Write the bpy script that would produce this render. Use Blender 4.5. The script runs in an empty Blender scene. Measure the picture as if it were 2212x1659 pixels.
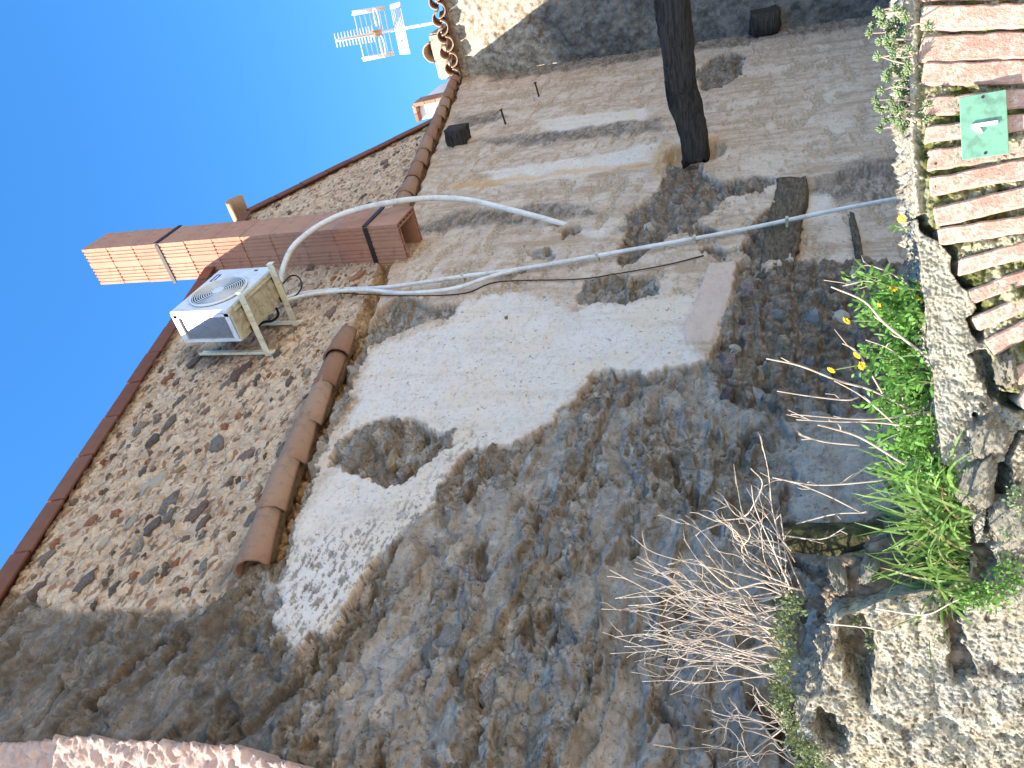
import bpy, bmesh, math, random
import numpy as np
from mathutils import Vector, Matrix
random.seed(7); rng = np.random.default_rng(11)
scene = bpy.context.scene
col = scene.collection
# ------------------------------------------------------------------ camera
# World: X runs along the party wall, Y points into it (its face is Y = 0), Z is up.
# The camera stands 2.8 m off the wall, held sideways (the photograph lies on its side).
HEAD = math.radians(36.3); PITCH = math.radians(20.3); FPX = 1661.0      # focal length for a 2212 px wide picture
CAM = np.array([0.0, -2.8, 0.0]); GROUND = -2.6
ch, sh, cp, sp = math.cos(HEAD), math.sin(HEAD), math.cos(PITCH), math.sin(PITCH)
H = np.array([ch, sh, 0.0]); RT = np.array([sh, -ch, 0.0])
FW = H*cp + np.array([0, 0, sp]); UP = -H*sp + np.array([0, 0, cp])
cam = bpy.data.cameras.new('camera'); cam_ob = bpy.data.objects.new('camera', cam); col.objects.link(cam_ob)
cam.sensor_width = 36.0; cam.lens = FPX/2212*36.0; cam.clip_end = 2000; cam.clip_start = 0.05
cam_ob.matrix_world = Matrix(((-UP[0], RT[0], -FW[0], CAM[0]), (-UP[1], RT[1], -FW[1], CAM[1]), (-UP[2], RT[2], -FW[2], CAM[2]), (0, 0, 0, 1)))
scene.camera = cam_ob
# ------------------------------------------------------------------ light
SUN = Vector((-1.9, 1.0, 1.7)).normalized()
world = bpy.data.worlds.new('World'); scene.world = world; world.use_nodes = True
wn = world.node_tree.nodes; wl = world.node_tree.links; wn.clear()
sky = wn.new('ShaderNodeTexSky'); sky.sky_type = 'NISHITA'; sky.sun_disc = False
sky.sun_elevation = math.asin(SUN.z); sky.sun_rotation = math.atan2(SUN.x, SUN.y)
sky.altitude = 300; sky.air_density = 1.0; sky.dust_density = 0.25; sky.ozone_density = 3.0
bg = wn.new('ShaderNodeBackground'); bg.inputs['Strength'].default_value = 0.15
hs = wn.new('ShaderNodeHueSaturation'); hs.inputs['Saturation'].default_value = 1.28; hs.inputs['Value'].default_value = .88
wo = wn.new('ShaderNodeOutputWorld'); wl.new(sky.outputs[0], hs.inputs['Color']); wl.new(hs.outputs[0], bg.inputs[0]); wl.new(bg.outputs[0], wo.inputs[0])
sl = bpy.data.lights.new('sun', 'SUN'); sl.energy = 4.2; sl.angle = math.radians(0.5); sl.color = (1.0, 0.93, 0.82)
so = bpy.data.objects.new('sun', sl); col.objects.link(so); so.rotation_euler = SUN.to_track_quat('Z', 'Y').to_euler(); so.location = (-20, 10, 20)
scene.view_settings.view_transform = 'Standard'; scene.view_settings.look = 'None'
scene.view_settings.exposure = 1.75; scene.view_settings.gamma = 1.0
scene.cycles.max_bounces = 5; scene.cycles.diffuse_bounces = 3; scene.cycles.glossy_bounces = 2; scene.cycles.transmission_bounces = 2
# ------------------------------------------------------------------ measuring helpers: photo pixel (2212 px wide) -> point on a real plane
def ray(x, y): return FW*FPX + RT*(829.5-y) + UP*(1106.0-x)
def on_y(x, y, Y=0.0):
    r = ray(x, y); return CAM + r*((Y-CAM[1])/r[1])
def on_x(x, y, X):
    r = ray(x, y); return CAM + r*((X-CAM[0])/r[0])
t3 = math.radians(6)
N3 = -H*math.cos(t3) - RT*math.sin(t3); U3 = RT*math.cos(t3) - H*math.sin(t3); O3 = CAM + H*2.45   # street wall plane
def on_3(x, y, off=0.0):
    r = ray(x, y); o = O3 + N3*off; return CAM + r*(((o-CAM)@N3)/(r@N3))
def uv3(x, y, off=0.0):
    P = on_3(x, y, off) - O3; return float(P@U3), float(P[2])
def W3(u, v, off=0.0): return O3 + U3*u + N3*off + np.array([0, 0, v])
# ------------------------------------------------------------------ noise
_perm = np.random.default_rng(5).permutation(256); _perm = np.concatenate([_perm, _perm])
_ang = np.random.default_rng(6).random(256)*2*np.pi; _gx, _gy = np.cos(_ang), np.sin(_ang)
def perlin(x, y, seed=0):
    x = x+seed*17.31; y = y+seed*9.77
    xi = np.floor(x).astype(int); yi = np.floor(y).astype(int); xf = x-xi; yf = y-yi
    u = xf*xf*xf*(xf*(xf*6-15)+10); v = yf*yf*yf*(yf*(yf*6-15)+10)
    def g(ix, iy, dx, dy):
        h = _perm[_perm[ix & 255]+(iy & 255)]; return _gx[h]*dx+_gy[h]*dy
    a = g(xi, yi, xf, yf); b = g(xi+1, yi, xf-1, yf); c = g(xi, yi+1, xf, yf-1); d = g(xi+1, yi+1, xf-1, yf-1)
    return (a+(b-a)*u + ((c+(d-c)*u)-(a+(b-a)*u))*v)*1.4
def fbm(x, y, o=4, seed=0, gain=.5):
    s = 0; a = 1; t = 0
    for i in range(o): s = s+a*perlin(x*2**i, y*2**i, seed+i*3); t += a; a *= gain
    return s/t
def billow(x, y, o=3, seed=0, gain=.5):
    s = 0; a = 1; t = 0
    for i in range(o): s = s+a*np.abs(perlin(x*2**i, y*2**i, seed+i*3)); t += a; a *= gain
    return s/t*2-.6
def worley(x, y, seed=0):
    xi = np.floor(x).astype(int); yi = np.floor(y).astype(int)
    f1 = np.full(x.shape, 9.0); f2 = np.full(x.shape, 9.0)
    for i in (-1, 0, 1):
        for j in (-1, 0, 1):
            cx = xi+i; cy = yi+j; h = _perm[_perm[(cx+seed*7) & 255]+(cy & 255)]
            h2 = _perm[(h+91) & 255]
            d = np.hypot(cx+.15+.7*h/255-x, cy+.15+.7*h2/255-y)
            f2 = np.minimum(f2, np.maximum(f1, d)); f1 = np.minimum(f1, d)
    return f1, f2
def sstep(a, b, x):
    t = np.clip((x-a)/(b-a), 0, 1); return t*t*(3-2*t)
def sdf(px, py, poly):                    # signed distance, positive inside
    poly = np.array(poly, float); d = np.full(px.shape, 1e9); ins = np.zeros(px.shape, bool)
    for i in range(len(poly)):
        ax, ay = poly[i]; bx, by = poly[(i+1) % len(poly)]; ex, ey = bx-ax, by-ay
        L = ex*ex+ey*ey+1e-12; t = np.clip(((px-ax)*ex+(py-ay)*ey)/L, 0, 1)
        d = np.minimum(d, np.hypot(px-ax-ex*t, py-ay-ey*t))
        if abs(ey) > 1e-9:
            c = ((ay > py) != (by > py)) & (px < ex*(py-ay)/ey+ax); ins ^= c
    return np.where(ins, d, -d)
# ------------------------------------------------------------------ mesh helpers
def tag(o, label=None, cat=None, group=None, kind=None):
    if label: o['label'] = label
    if cat: o['category'] = cat
    if group: o['group'] = group
    if kind: o['kind'] = kind
    return o
def link(name, me, mat=None, parent=None):
    o = bpy.data.objects.new(name, me); col.objects.link(o)
    if mat is not None and me is not None and len(me.materials) == 0: me.materials.append(mat)
    if parent is not None: o.parent = parent
    return o
def empty(name, loc=(0, 0, 0)):
    o = bpy.data.objects.new(name, None); col.objects.link(o); o.location = loc; o.empty_display_size = .1; return o
def grid_mesh(name, P, smooth=True, attrs=None):
    nr, nc = P.shape[:2]; me = bpy.data.meshes.new(name)
    me.vertices.add(nr*nc); me.vertices.foreach_set('co', P.reshape(-1).astype(np.float32))
    i = np.arange(nr*nc).reshape(nr, nc); q = np.stack([i[:-1, :-1], i[:-1, 1:], i[1:, 1:], i[1:, :-1]], -1).reshape(-1, 4)
    me.loops.add(q.size); me.loops.foreach_set('vertex_index', q.reshape(-1).astype(np.int32))
    me.polygons.add(len(q)); me.polygons.foreach_set('loop_start', (np.arange(len(q))*4).astype(np.int32))
    me.polygons.foreach_set('use_smooth', np.full(len(q), smooth))
    for k, v in (attrs or {}).items():
        a = me.attributes.new(k, 'FLOAT', 'POINT'); a.data.foreach_set('value', v.reshape(-1).astype(np.float32))
    me.update(calc_edges=True); me.validate(); return me
class MB:                                  # collects simple solids into ONE mesh
    def __init__(s): s.v = []; s.f = []
    def add(s, vs, fs):
        o = len(s.v); s.v += [tuple(map(float, p)) for p in vs]; s.f += [tuple(i+o for i in f) for f in fs]; return s
    def box(s, c, size, R=None):
        hx, hy, hz = [k/2 for k in size]; vs = [(a*hx, b*hy, e*hz) for a in (-1, 1) for b in (-1, 1) for e in (-1, 1)]
        if R is not None: vs = [tuple(R @ Vector(p)) for p in vs]
        return s.add([(p[0]+c[0], p[1]+c[1], p[2]+c[2]) for p in vs], [(0, 1, 3, 2), (4, 6, 7, 5), (0, 4, 5, 1), (2, 3, 7, 6), (0, 2, 6, 4), (1, 5, 7, 3)])
    def tube(s, pts, r, k=8, cap=True):
        pts = [Vector(p) for p in pts]; n = len(pts); rs = r if hasattr(r, '__len__') else [r]*n
        t0 = (pts[1]-pts[0]).normalized(); a = t0.orthogonal().normalized(); vs = []
        for i, p in enumerate(pts):
            t = (pts[min(i+1, n-1)]-pts[max(i-1, 0)]).normalized(); a = (a-t*a.dot(t)); a = a.normalized() if a.length > 1e-6 else t.orthogonal().normalized(); b = t.cross(a)
            vs += [p+(a*math.cos(2*math.pi*j/k)+b*math.sin(2*math.pi*j/k))*rs[i] for j in range(k)]
        fs = [(i*k+j, i*k+(j+1) % k, (i+1)*k+(j+1) % k, (i+1)*k+j) for i in range(n-1) for j in range(k)]
        if cap: fs += [tuple(range(k))[::-1], tuple((n-1)*k+j for j in range(k))]
        return s.add(vs, fs)
    def ribbon(s, pts, w, side):
        n = len(pts); vs = []
        for p, ww in zip(pts, w): vs += [Vector(p)-Vector(side)*ww, Vector(p)+Vector(side)*ww]
        return s.add(vs, [(2*i, 2*i+1, 2*i+3, 2*i+2) for i in range(n-1)])
    def prism(s, poly, a, b, fn):          # polygon (x,y) extruded from a to b; fn maps (x,y,h) to a point
        n = len(poly); vs = [fn(x, y, a) for x, y in poly]+[fn(x, y, b) for x, y in poly]
        return s.add(vs, [tuple(range(n))[::-1], tuple(range(n, 2*n))]+[(i, (i+1) % n, n+(i+1) % n, n+i) for i in range(n)])
    def mesh(s, name, smooth=False):
        me = bpy.data.meshes.new(name); me.from_pydata(s.v, [], s.f); me.update()
        bm = bmesh.new(); bm.from_mesh(me); bmesh.ops.recalc_face_normals(bm, faces=bm.faces); bm.to_mesh(me); bm.free()
        me.polygons.foreach_set('use_smooth', np.full(len(me.polygons), smooth)); return me
    def build(s, name, mat, parent=None, smooth=False): return link(name, s.mesh(name, smooth), mat, parent)
def bevel(me, w=.004, seg=1):
    bm = bmesh.new(); bm.from_mesh(me); bmesh.ops.bevel(bm, geom=bm.edges[:], offset=w, segments=seg, affect='EDGES'); bm.to_mesh(me); bm.free(); return me
def spline(pts, n=8):
    P = [np.array(p, float) for p in pts]; P = [2*P[0]-P[1]]+P+[2*P[-1]-P[-2]]; out = []
    for i in range(1, len(P)-2):
        for k in range(n):
            t = k/n; a, b, c, d = P[i-1:i+3]
            out.append(.5*(2*b+(c-a)*t+(2*a-5*b+4*c-d)*t*t+(3*b-a-3*c+d)*t**3))
    out.append(P[-2]); return out
# ------------------------------------------------------------------ materials
class NT:
    def __init__(s, name, rough=.9, spec=.2):
        s.m = bpy.data.materials.new(name); s.m.use_nodes = True; s.t = s.m.node_tree; s.n = s.t.nodes; s.b = s.n['Principled BSDF']
        s.b.inputs['Roughness'].default_value = rough; s.b.inputs['Specular IOR Level'].default_value = spec
        s.co = s.n.new('ShaderNodeTexCoord').outputs['Object']
    def ln(s, a, b):
        if isinstance(a, (int, float)): b.default_value = a
        elif isinstance(a, tuple): b.default_value = a if len(a) == 4 else (*a, 1)
        else: s.t.links.new(a, b)
    def map(s, sc, rot=(0, 0, 0), co=None):
        m = s.n.new('ShaderNodeMapping'); m.inputs['Scale'].default_value = sc; m.inputs['Rotation'].default_value = rot; s.ln(co or s.co, m.inputs[0]); return m.outputs[0]
    def noise(s, scale, detail=6, rough=.6, co=None, dist=0):
        m = s.n.new('ShaderNodeTexNoise'); m.inputs['Scale'].default_value = scale; m.inputs['Detail'].default_value = detail; m.inputs['Roughness'].default_value = rough; m.inputs['Distortion'].default_value = dist
        s.ln(co or s.co, m.inputs['Vector']); return m.outputs[0]
    def vor(s, scale, co=None, feat='F1', out='Distance'):
        m = s.n.new('ShaderNodeTexVoronoi'); m.inputs['Scale'].default_value = scale; m.feature = feat; s.ln(co or s.co, m.inputs['Vector']); return m.outputs[out]
    def ramp(s, f, stops):
        m = s.n.new('ShaderNodeValToRGB'); e = m.color_ramp.elements
        while len(e) < len(stops): e.new(.5)
        for k, (p, c) in zip(e, stops): k.position = p; k.color = (*c, 1) if isinstance(c, tuple) else (c, c, c, 1)
        s.ln(f, m.inputs[0]); return m.outputs[0]
    def mix(s, f, a, b, mode='MIX'):
        m = s.n.new('ShaderNodeMix'); m.data_type = 'RGBA'; m.blend_type = mode; s.ln(f, m.inputs[0]); s.ln(a, m.inputs[6]); s.ln(b, m.inputs[7]); return m.outputs[2]
    def math(s, op, a, b=0.0, clamp=False):
        m = s.n.new('ShaderNodeMath'); m.operation = op; m.use_clamp = clamp; s.ln(a, m.inputs[0]); s.ln(b, m.inputs[1]); return m.outputs[0]
    def attr(s, name):
        m = s.n.new('ShaderNodeAttribute'); m.attribute_name = name; return m.outputs['Fac']
    def rand(s): return s.n.new('ShaderNodeObjectInfo').outputs['Random']
    def done(s, colr, bump=None, strength=.4, dist=.01, rough=None):
        s.ln(colr, s.b.inputs['Base Color'])
        if rough is not None: s.ln(rough, s.b.inputs['Roughness'])
        if bump is not None:
            m = s.n.new('ShaderNodeBump'); m.inputs['Strength'].default_value = strength; m.inputs['Distance'].default_value = dist; s.ln(bump, m.inputs['Height']); s.t.links.new(m.outputs[0], s.b.inputs['Normal'])
        return s.m
def simple(name, a, b=None, scale=8, rough=.7, bump=.3, spec=.3, dist=.004, metal=0, vary=0):
    t = NT(name, rough, spec); b = b or tuple(k*.7 for k in a); n = t.noise(scale, 8, .65)
    c = t.ramp(n, [(.32, b), (.68, a)])
    if vary: c = t.mix(1.0, c, t.ramp(t.rand(), [(0, 1-vary), (1, 1.0)]), 'MULTIPLY')
    t.b.inputs['Metallic'].default_value = metal
    return t.done(c, t.noise(scale*6, 6, .7), bump, dist)
def terracotta(name, a, b, dirt=(.12, .10, .085), scale=6, dirtamt=.55, vary=.35):
    t = NT(name, .88, .2); c = t.ramp(t.noise(scale, 7, .65), [(.3, b), (.7, a)])
    c = t.mix(t.ramp(t.rand(), [(0, 0.0), (1, vary)]), c, (.42, .28, .19)); 
    c = t.mix(t.ramp(t.noise(scale*1.7, 8, .7), [(dirtamt, 0.0), (min(dirtamt+.18, 1), .7)]), c, dirt)
    return t.done(c, t.noise(70, 6, .7), .35, .006)
def wall_material():
    t = NT('party_wall_render', .95, .1)
    g, r, w, e, br, sm, st, og, fk = [t.attr(k) for k in ('grey', 'rubble', 'white', 'earth', 'brown', 'smooth', 'stain', 'orange', 'flake')]
    m = t.n.new('ShaderNodeTexNoise'); m.inputs['Scale'].default_value = 7; m.inputs['Detail'].default_value = 3; t.ln(t.co, m.inputs['Vector'])
    va = t.n.new('ShaderNodeVectorMath'); va.operation = 'MULTIPLY_ADD'; t.ln(m.outputs[1], va.inputs[0]); va.inputs[1].default_value = (.16, .16, .10); t.ln(t.co, va.inputs[2]); wco = va.outputs[0]   # warped coordinates
    n1 = t.noise(1.8, 4, .68); n2 = t.noise(9, 6, .74, wco); n3 = t.noise(36, 5, .78)
    n5 = t.noise(2.6, 6, .74, t.map((2.6, 2.6, 8.0), (0, 0, 0), wco))            # flat, bedded blotches
    n6 = t.noise(2.0, 5, .7, t.map((2.6, 2.6, .42)))                             # water runs down the wall
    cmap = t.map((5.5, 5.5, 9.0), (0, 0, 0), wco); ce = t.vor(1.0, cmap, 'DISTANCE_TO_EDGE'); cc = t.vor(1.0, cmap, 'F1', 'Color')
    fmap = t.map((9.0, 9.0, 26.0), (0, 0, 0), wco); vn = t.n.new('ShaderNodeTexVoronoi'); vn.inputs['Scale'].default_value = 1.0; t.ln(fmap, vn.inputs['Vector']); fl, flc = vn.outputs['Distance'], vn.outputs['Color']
    joint = t.math('MULTIPLY', t.ramp(ce, [(.02, 1.0), (.085, 0.0)]), t.ramp(n2, [(.36, 0.0), (.5, 1.0)]))  # soil-brown cell edges, painted in for the shade of deep crevices
    speck = t.ramp(n3, [(.385, 1.0), (.44, 0.0)])
    # plaster
    tan = t.ramp(n2, [(.28, (.40, .30, .225)), (.45, (.55, .435, .345)), (.55, (.625, .51, .415)), (.75, (.70, .595, .50))])
    tan = t.mix(t.ramp(n6, [(.40, .8), (.50, 0.0)]), tan, (.44, .325, .23))
    tan = t.mix(t.ramp(n1, [(.52, 0.0), (.60, .8)]), tan, (.70, .60, .505))
    tan = t.mix(t.math('MULTIPLY', fk, .9), tan, t.ramp(n3, [(.36, (.20, .15, .105)), (.46, (.42, .335, .25)), (.62, (.62, .52, .41))]))
    tan = t.mix(t.ramp(n5, [(.60, 0.0), (.64, .6)]), tan, (.33, .28, .235))
    wht = t.ramp(n2, [(.28, (.61, .54, .485)), (.46, (.735, .675, .63)), (.8, (.80, .745, .70))])
    wht = t.mix(t.ramp(n1, [(.46, 0.0), (.60, .7)]), wht, (.74, .64, .52))
    wht = t.mix(t.ramp(n6, [(.38, .45), (.48, 0.0)]), wht, (.60, .53, .46))
    pl = t.mix(w, tan, wht)
    pits = t.ramp(t.noise(19, 4, .72, t.map((1.7, 1.7, 1.5), (0, .5, 0), wco)), [(.355, 1.0), (.38, 0.0)])
    pl = t.mix(t.math('MULTIPLY', pits, .8), pl, (.21, .16, .115))
    pl = t.mix(t.math('MULTIPLY', speck, t.math('SUBTRACT', .5, t.math('MULTIPLY', w, .15))), pl, (.36, .285, .215))
    # rough grey mortar; soil and painted crevice shade between the lumps
    gr = t.ramp(n2, [(.32, (.085, .072, .06)), (.42, (.215, .188, .158)), (.53, (.345, .308, .268)), (.62, (.47, .43, .385)), (.74, (.62, .58, .53))])
    gr = t.mix(t.ramp(cc, [(.30, .6), (.5, 0.0)]), gr, (.19, .155, .118)); gr = t.mix(t.ramp(n1, [(.5, 0.0), (.58, .45)]), gr, (.33, .32, .31))
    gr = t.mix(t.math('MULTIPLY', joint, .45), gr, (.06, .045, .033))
    gr = t.mix(t.ramp(n5, [(.585, 0.0), (.615, .85)]), gr, (.215, .15, .095))
    gr = t.mix(t.math('MULTIPLY', speck, .8), gr, (.06, .05, .04))
    # rubble gable
    ru = t.ramp(n2, [(.3, (.38, .275, .19)), (.45, (.55, .43, .325)), (.62, (.70, .58, .45))])
    ru = t.mix(t.ramp(n5, [(.56, 0.0), (.60, .8)]), ru, (.24, .19, .145))
    ru = t.mix(t.math('MULTIPLY', t.ramp(fl, [(.32, 1.0), (.37, 0.0)]), t.ramp(flc, [(.34, 0.0), (.40, .9)])), ru, t.mix(t.ramp(flc, [(.5, 0.0), (.7, 1.0)]), (.12, .095, .08), (.32, .17, .10)))
    ru = t.mix(t.math('MULTIPLY', joint, .35), ru, (.22, .155, .11))
    ru = t.mix(t.math('MULTIPLY', speck, .75), ru, (.26, .185, .13))
    bw = t.ramp(n2, [(.34, (.07, .055, .042)), (.45, (.175, .14, .108)), (.56, (.27, .22, .175)), (.70, (.46, .39, .32))])
    bw = t.mix(t.math('MULTIPLY', joint, .5), bw, (.065, .047, .032)); bw = t.mix(t.math('MULTIPLY', speck, .8), bw, (.09, .068, .05))
    ea = t.ramp(n2, [(.34, (.10, .053, .026)), (.48, (.32, .19, .09)), (.68, (.60, .44, .27))]); ea = t.mix(t.math('MULTIPLY', speck, .8), ea, (.09, .05, .027))
    smc = t.ramp(n2, [(.3, (.25, .222, .195)), (.5, (.37, .335, .30)), (.7, (.50, .46, .415))]); smc = t.mix(t.math('MULTIPLY', speck, .5), smc, (.13, .112, .092))
    smc = t.mix(t.math('MULTIPLY', pits, .85), smc, (.11, .095, .078)); smc = t.mix(t.ramp(n5, [(.57, 0.0), (.62, .6)]), smc, (.18, .15, .12))
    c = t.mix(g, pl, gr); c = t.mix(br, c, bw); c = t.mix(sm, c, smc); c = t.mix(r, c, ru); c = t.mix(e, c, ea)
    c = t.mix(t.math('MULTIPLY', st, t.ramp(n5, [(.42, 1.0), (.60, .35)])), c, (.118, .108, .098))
    c = t.mix(t.math('MULTIPLY', og, t.ramp(n6, [(.3, .9), (.7, .35)])), c, (.62, .37, .16))
    c = t.mix(t.math('MULTIPLY', t.attr('pink'), .85), c, t.ramp(n2, [(.3, (.60, .46, .395)), (.7, (.70, .565, .49))]))
    c = t.mix(1.0, c, (.95, .875, .81), 'MULTIPLY')                               # warm tint put into the colour to offset blue sky light
    return t.done(c, n3, .7, .014)
def w2_material():
    t = NT('neighbour_render', .95, .1); n2 = t.noise(8, 9, .7); n3 = t.noise(30, 8, .72); n1 = t.noise(1.5, 7, .65)
    creamy = t.ramp(n2, [(.34, (.19, .135, .09)), (.44, (.34, .27, .195)), (.54, (.45, .38, .29)), (.7, (.56, .50, .41))])  # creamy upper tone; dk takes over towards the bottom of the wall
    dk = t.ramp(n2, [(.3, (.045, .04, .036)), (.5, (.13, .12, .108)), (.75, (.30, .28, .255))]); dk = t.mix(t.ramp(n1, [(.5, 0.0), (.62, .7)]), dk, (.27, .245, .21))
    c = t.mix(t.attr('stain'), creamy, dk); c = t.mix(t.ramp(n3, [(.38, .8), (.45, 0.0)]), c, (.10, .08, .06))
    return t.done(c, n3, .9, .02)
def street_material():
    t = NT('sunlit_mortar', .95, .1); n1 = t.noise(4, 5, .68); n2 = t.noise(22, 6, .75); n3 = t.noise(85, 5, .75); n4 = t.noise(10, 5, .7)
    base = t.ramp(n2, [(.34, (.20, .165, .112)), (.46, (.345, .30, .22)), (.56, (.44, .40, .31)), (.7, (.53, .49, .395))])
    base = t.mix(t.ramp(n1, [(.52, 0.0), (.62, .6)]), base, (.31, .30, .275)); base = t.mix(t.ramp(n1, [(.36, .55), (.44, 0.0)]), base, (.42, .325, .20))
    base = t.mix(t.ramp(n4, [(.60, 0.0), (.65, .8)]), base, (.085, .075, .06))
    base = t.mix(t.ramp(n3, [(.42, .9), (.47, 0.0)]), base, (.115, .095, .068))
    st = t.ramp(n2, [(.34, (.27, .24, .17)), (.5, (.40, .365, .275)), (.66, (.49, .45, .35))])
    st = t.mix(t.ramp(n3, [(.42, .75), (.46, 0.0)]), st, (.16, .14, .10)); st = t.mix(t.ramp(n1, [(.54, 0.0), (.6, .5)]), st, (.28, .27, .24))
    mo = t.ramp(n4, [(.34, (.045, .05, .012)), (.46, (.13, .135, .035)), (.56, (.34, .31, .19)), (.75, (.52, .47, .34))])
    mo = t.mix(t.ramp(n3, [(.38, .8), (.5, 0.0)]), mo, (.08, .075, .035))
    c = t.mix(t.attr('strip'), base, st); c = t.mix(t.attr('moss'), c, mo); c = t.mix(t.attr('hole'), c, (.06, .048, .038))
    return t.done(c, t.math('ADD', n3, t.math('MULTIPLY', n2, .8)), .85, .009)
M = {}
M['wall'] = wall_material(); M['w2'] = w2_material(); M['street'] = street_material()
def stone_mat(name, a, b):
    t = NT(name, .85, .25); n = t.noise(14, 8, .7); c = t.ramp(n, [(.3, b), (.7, a)])
    c = t.mix(t.ramp(t.noise(30, 7, .7), [(.5, 0.0), (.62, .85)]), c, (.50, .40, .31))      # mortar smeared over the face
    c = t.mix(1.0, c, t.ramp(t.rand(), [(0, .65), (1, 1.2)]), 'MULTIPLY')
    return t.done(c, t.noise(60, 7, .7), .7, .01)
STONES = [stone_mat(*k) for k in (('slate_stone', (.14, .125, .12), (.065, .06, .06)), ('grey_stone', (.22, .205, .19), (.12, .11, .10)), ('purple_stone', (.16, .095, .09), (.085, .055, .055)),
          ('rust_stone', (.34, .135, .06), (.22, .08, .04)), ('ochre_stone', (.36, .255, .15), (.22, .15, .09)), ('buff_stone', (.50, .44, .36), (.34, .29, .23)), ('bluegrey_stone', (.28, .29, .30), (.16, .165, .17)))]
M['verge'] = terracotta('verge_terracotta', (.20, .075, .045), (.125, .048, .032), dirtamt=.62, vary=.12)
M['barrel'] = terracotta('barrel_terracotta', (.33, .16, .09), (.20, .095, .058), dirt=(.15, .115, .085), dirtamt=.50, vary=.6)
M['oldbarrel'] = terracotta('weathered_barrel_terracotta', (.50, .36, .24), (.33, .21, .13), dirt=(.15, .13, .11), dirtamt=.52, vary=.6)
M['block'] = terracotta('hollow_block_terracotta', (.47, .235, .155), (.36, .165, .108), dirt=(.15, .09, .07), scale=4, dirtamt=.52, vary=.35)
M['strap'] = simple('dark_steel_strap', (.035, .025, .025), (.02, .016, .016), 20, .6)
M['cement'] = simple('grey_cement', (.33, .31, .285), (.20, .185, .17), 14, .95, .8)
def grimy(name, a, dirt, scale, amt, rough=.42):
    t = NT(name, rough, .35); n = t.noise(scale, 7, .72); r = t.noise(2.5, 6, .7, t.map((9.0, 9.0, 1.4))); c = t.mix(t.ramp(n, [(.48, 0.0), (.68, amt)]), a, dirt); c = t.mix(t.ramp(r, [(.52, 0.0), (.68, amt)]), c, dirt)
    return t.done(c, n, .08, .004)
M['filler'] = simple('brown_filler', (.36, .25, .15), (.15, .095, .055), 22, .95, 1.0, .1, .02)  # for the added filler behind the tile rows
M['white_pvc'] = grimy('white_plastic', (.72, .70, .67), (.42, .37, .31), 9, .6)
M['black'] = simple('black_cable', (.012, .012, .013), (.008, .008, .008), 20, .45)
M['metalwhite'] = grimy('white_painted_metal', (.67, .68, .70), (.40, .37, .32), 11, .5, .4)
M['beige'] = grimy('beige_painted_metal', (.56, .50, .35), (.25, .19, .12), 12, .65, .5)
M['bracket'] = grimy('cream_bracket_paint', (.74, .68, .51), (.40, .29, .16), 14, .6, .5)
M['dark'] = simple('dark_recess', (.03, .032, .036), (.02, .02, .022), 8, .6)
M['fins'] = simple('aluminium_fins', (.50, .52, .53), (.36, .38, .40), 30, .35, .3, metal=.6)
M['blueink'] = simple('blue_print', (.02, .055, .26), (.018, .045, .2), 8, .5)
def wood(name, a, b, sc=(3, 3, 40)):
    t = NT(name, .9, .15); co = t.map(sc); n = t.noise(2.5, 9, .7, co, .6); c = t.ramp(n, [(.3, b), (.55, a), (.8, tuple(min(k*1.8, 1) for k in a))]); return t.done(c, n, .9, .03)
M['wood'] = wood('black_weathered_wood', (.075, .061, .05), (.014, .012, .010), (22, 1.6, 22))
M['woodb'] = wood('brown_weathered_wood', (.17, .125, .085), (.035, .026, .019), (4, 16, 16))
M['alu'] = simple('antenna_aluminium', (.80, .78, .76), (.66, .64, .62), 12, .35, .1, .5)
M['orangeplastic'] = simple('antenna_plastic', (.62, .33, .14), (.45, .22, .09), 9, .5)
M['rust'] = simple('rusty_iron', (.07, .035, .02), (.03, .017, .012), 40, .8)
M['whitewash'] = simple('white_wall', (.80, .79, .77), (.70, .69, .67), 5, .9)
def brick_material():
    t = NT('arch_brick', .95, .1); n1 = t.noise(9, 7, .7); n2 = t.noise(34, 7, .75); n3 = t.noise(100, 5, .7); n4 = t.noise(16, 6, .7)
    c = t.ramp(n1, [(.3, (.46, .24, .17)), (.5, (.58, .36, .275)), (.7, (.66, .47, .37))])
    c = t.mix(t.ramp(n2, [(.5, 0.0), (.6, .75)]), c, (.68, .56, .45)); c = t.mix(t.ramp(n3, [(.36, .6), (.46, 0.0)]), c, (.30, .17, .12))
    c = t.mix(t.ramp(n4, [(.58, 0.0), (.66, .8)]), c, (.30, .27, .16)); c = t.mix(1.0, c, t.ramp(t.rand(), [(0, .85), (1, 1.08)]), 'MULTIPLY')
    return t.done(c, t.math('ADD', n2, n3), .9, .007)
M['brick'] = brick_material()
M['plate'] = grimy('green_enamel', (.15, .32, .22), (.10, .17, .12), 24, .75, .45)
M['white'] = simple('white_enamel', (.85, .85, .83), (.78, .78, .76), 10, .4, .05)
M['facade'] = simple('pink_facade_render', (.60, .43, .36), (.44, .30, .25), 9, .95, .9, .1, .012)
def leaf(name, a, b, tr=.35):
    t = NT(name, .5, .3); c = t.mix(1.0, t.ramp(t.noise(38, 3, .7), [(.36, b), (.64, a)]), t.ramp(t.rand(), [(0, .8), (1, 1.1)]), 'MULTIPLY')
    t.ln(c, t.b.inputs['Base Color']); tl = t.n.new('ShaderNodeBsdfTranslucent'); t.ln(c, tl.inputs[0]); mx = t.n.new('ShaderNodeMixShader'); mx.inputs[0].default_value = tr
    t.t.links.new(t.b.outputs[0], mx.inputs[1]); t.t.links.new(tl.outputs[0], mx.inputs[2]); t.t.links.new(mx.outputs[0], t.n['Material Output'].inputs[0]); return t.m
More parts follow.
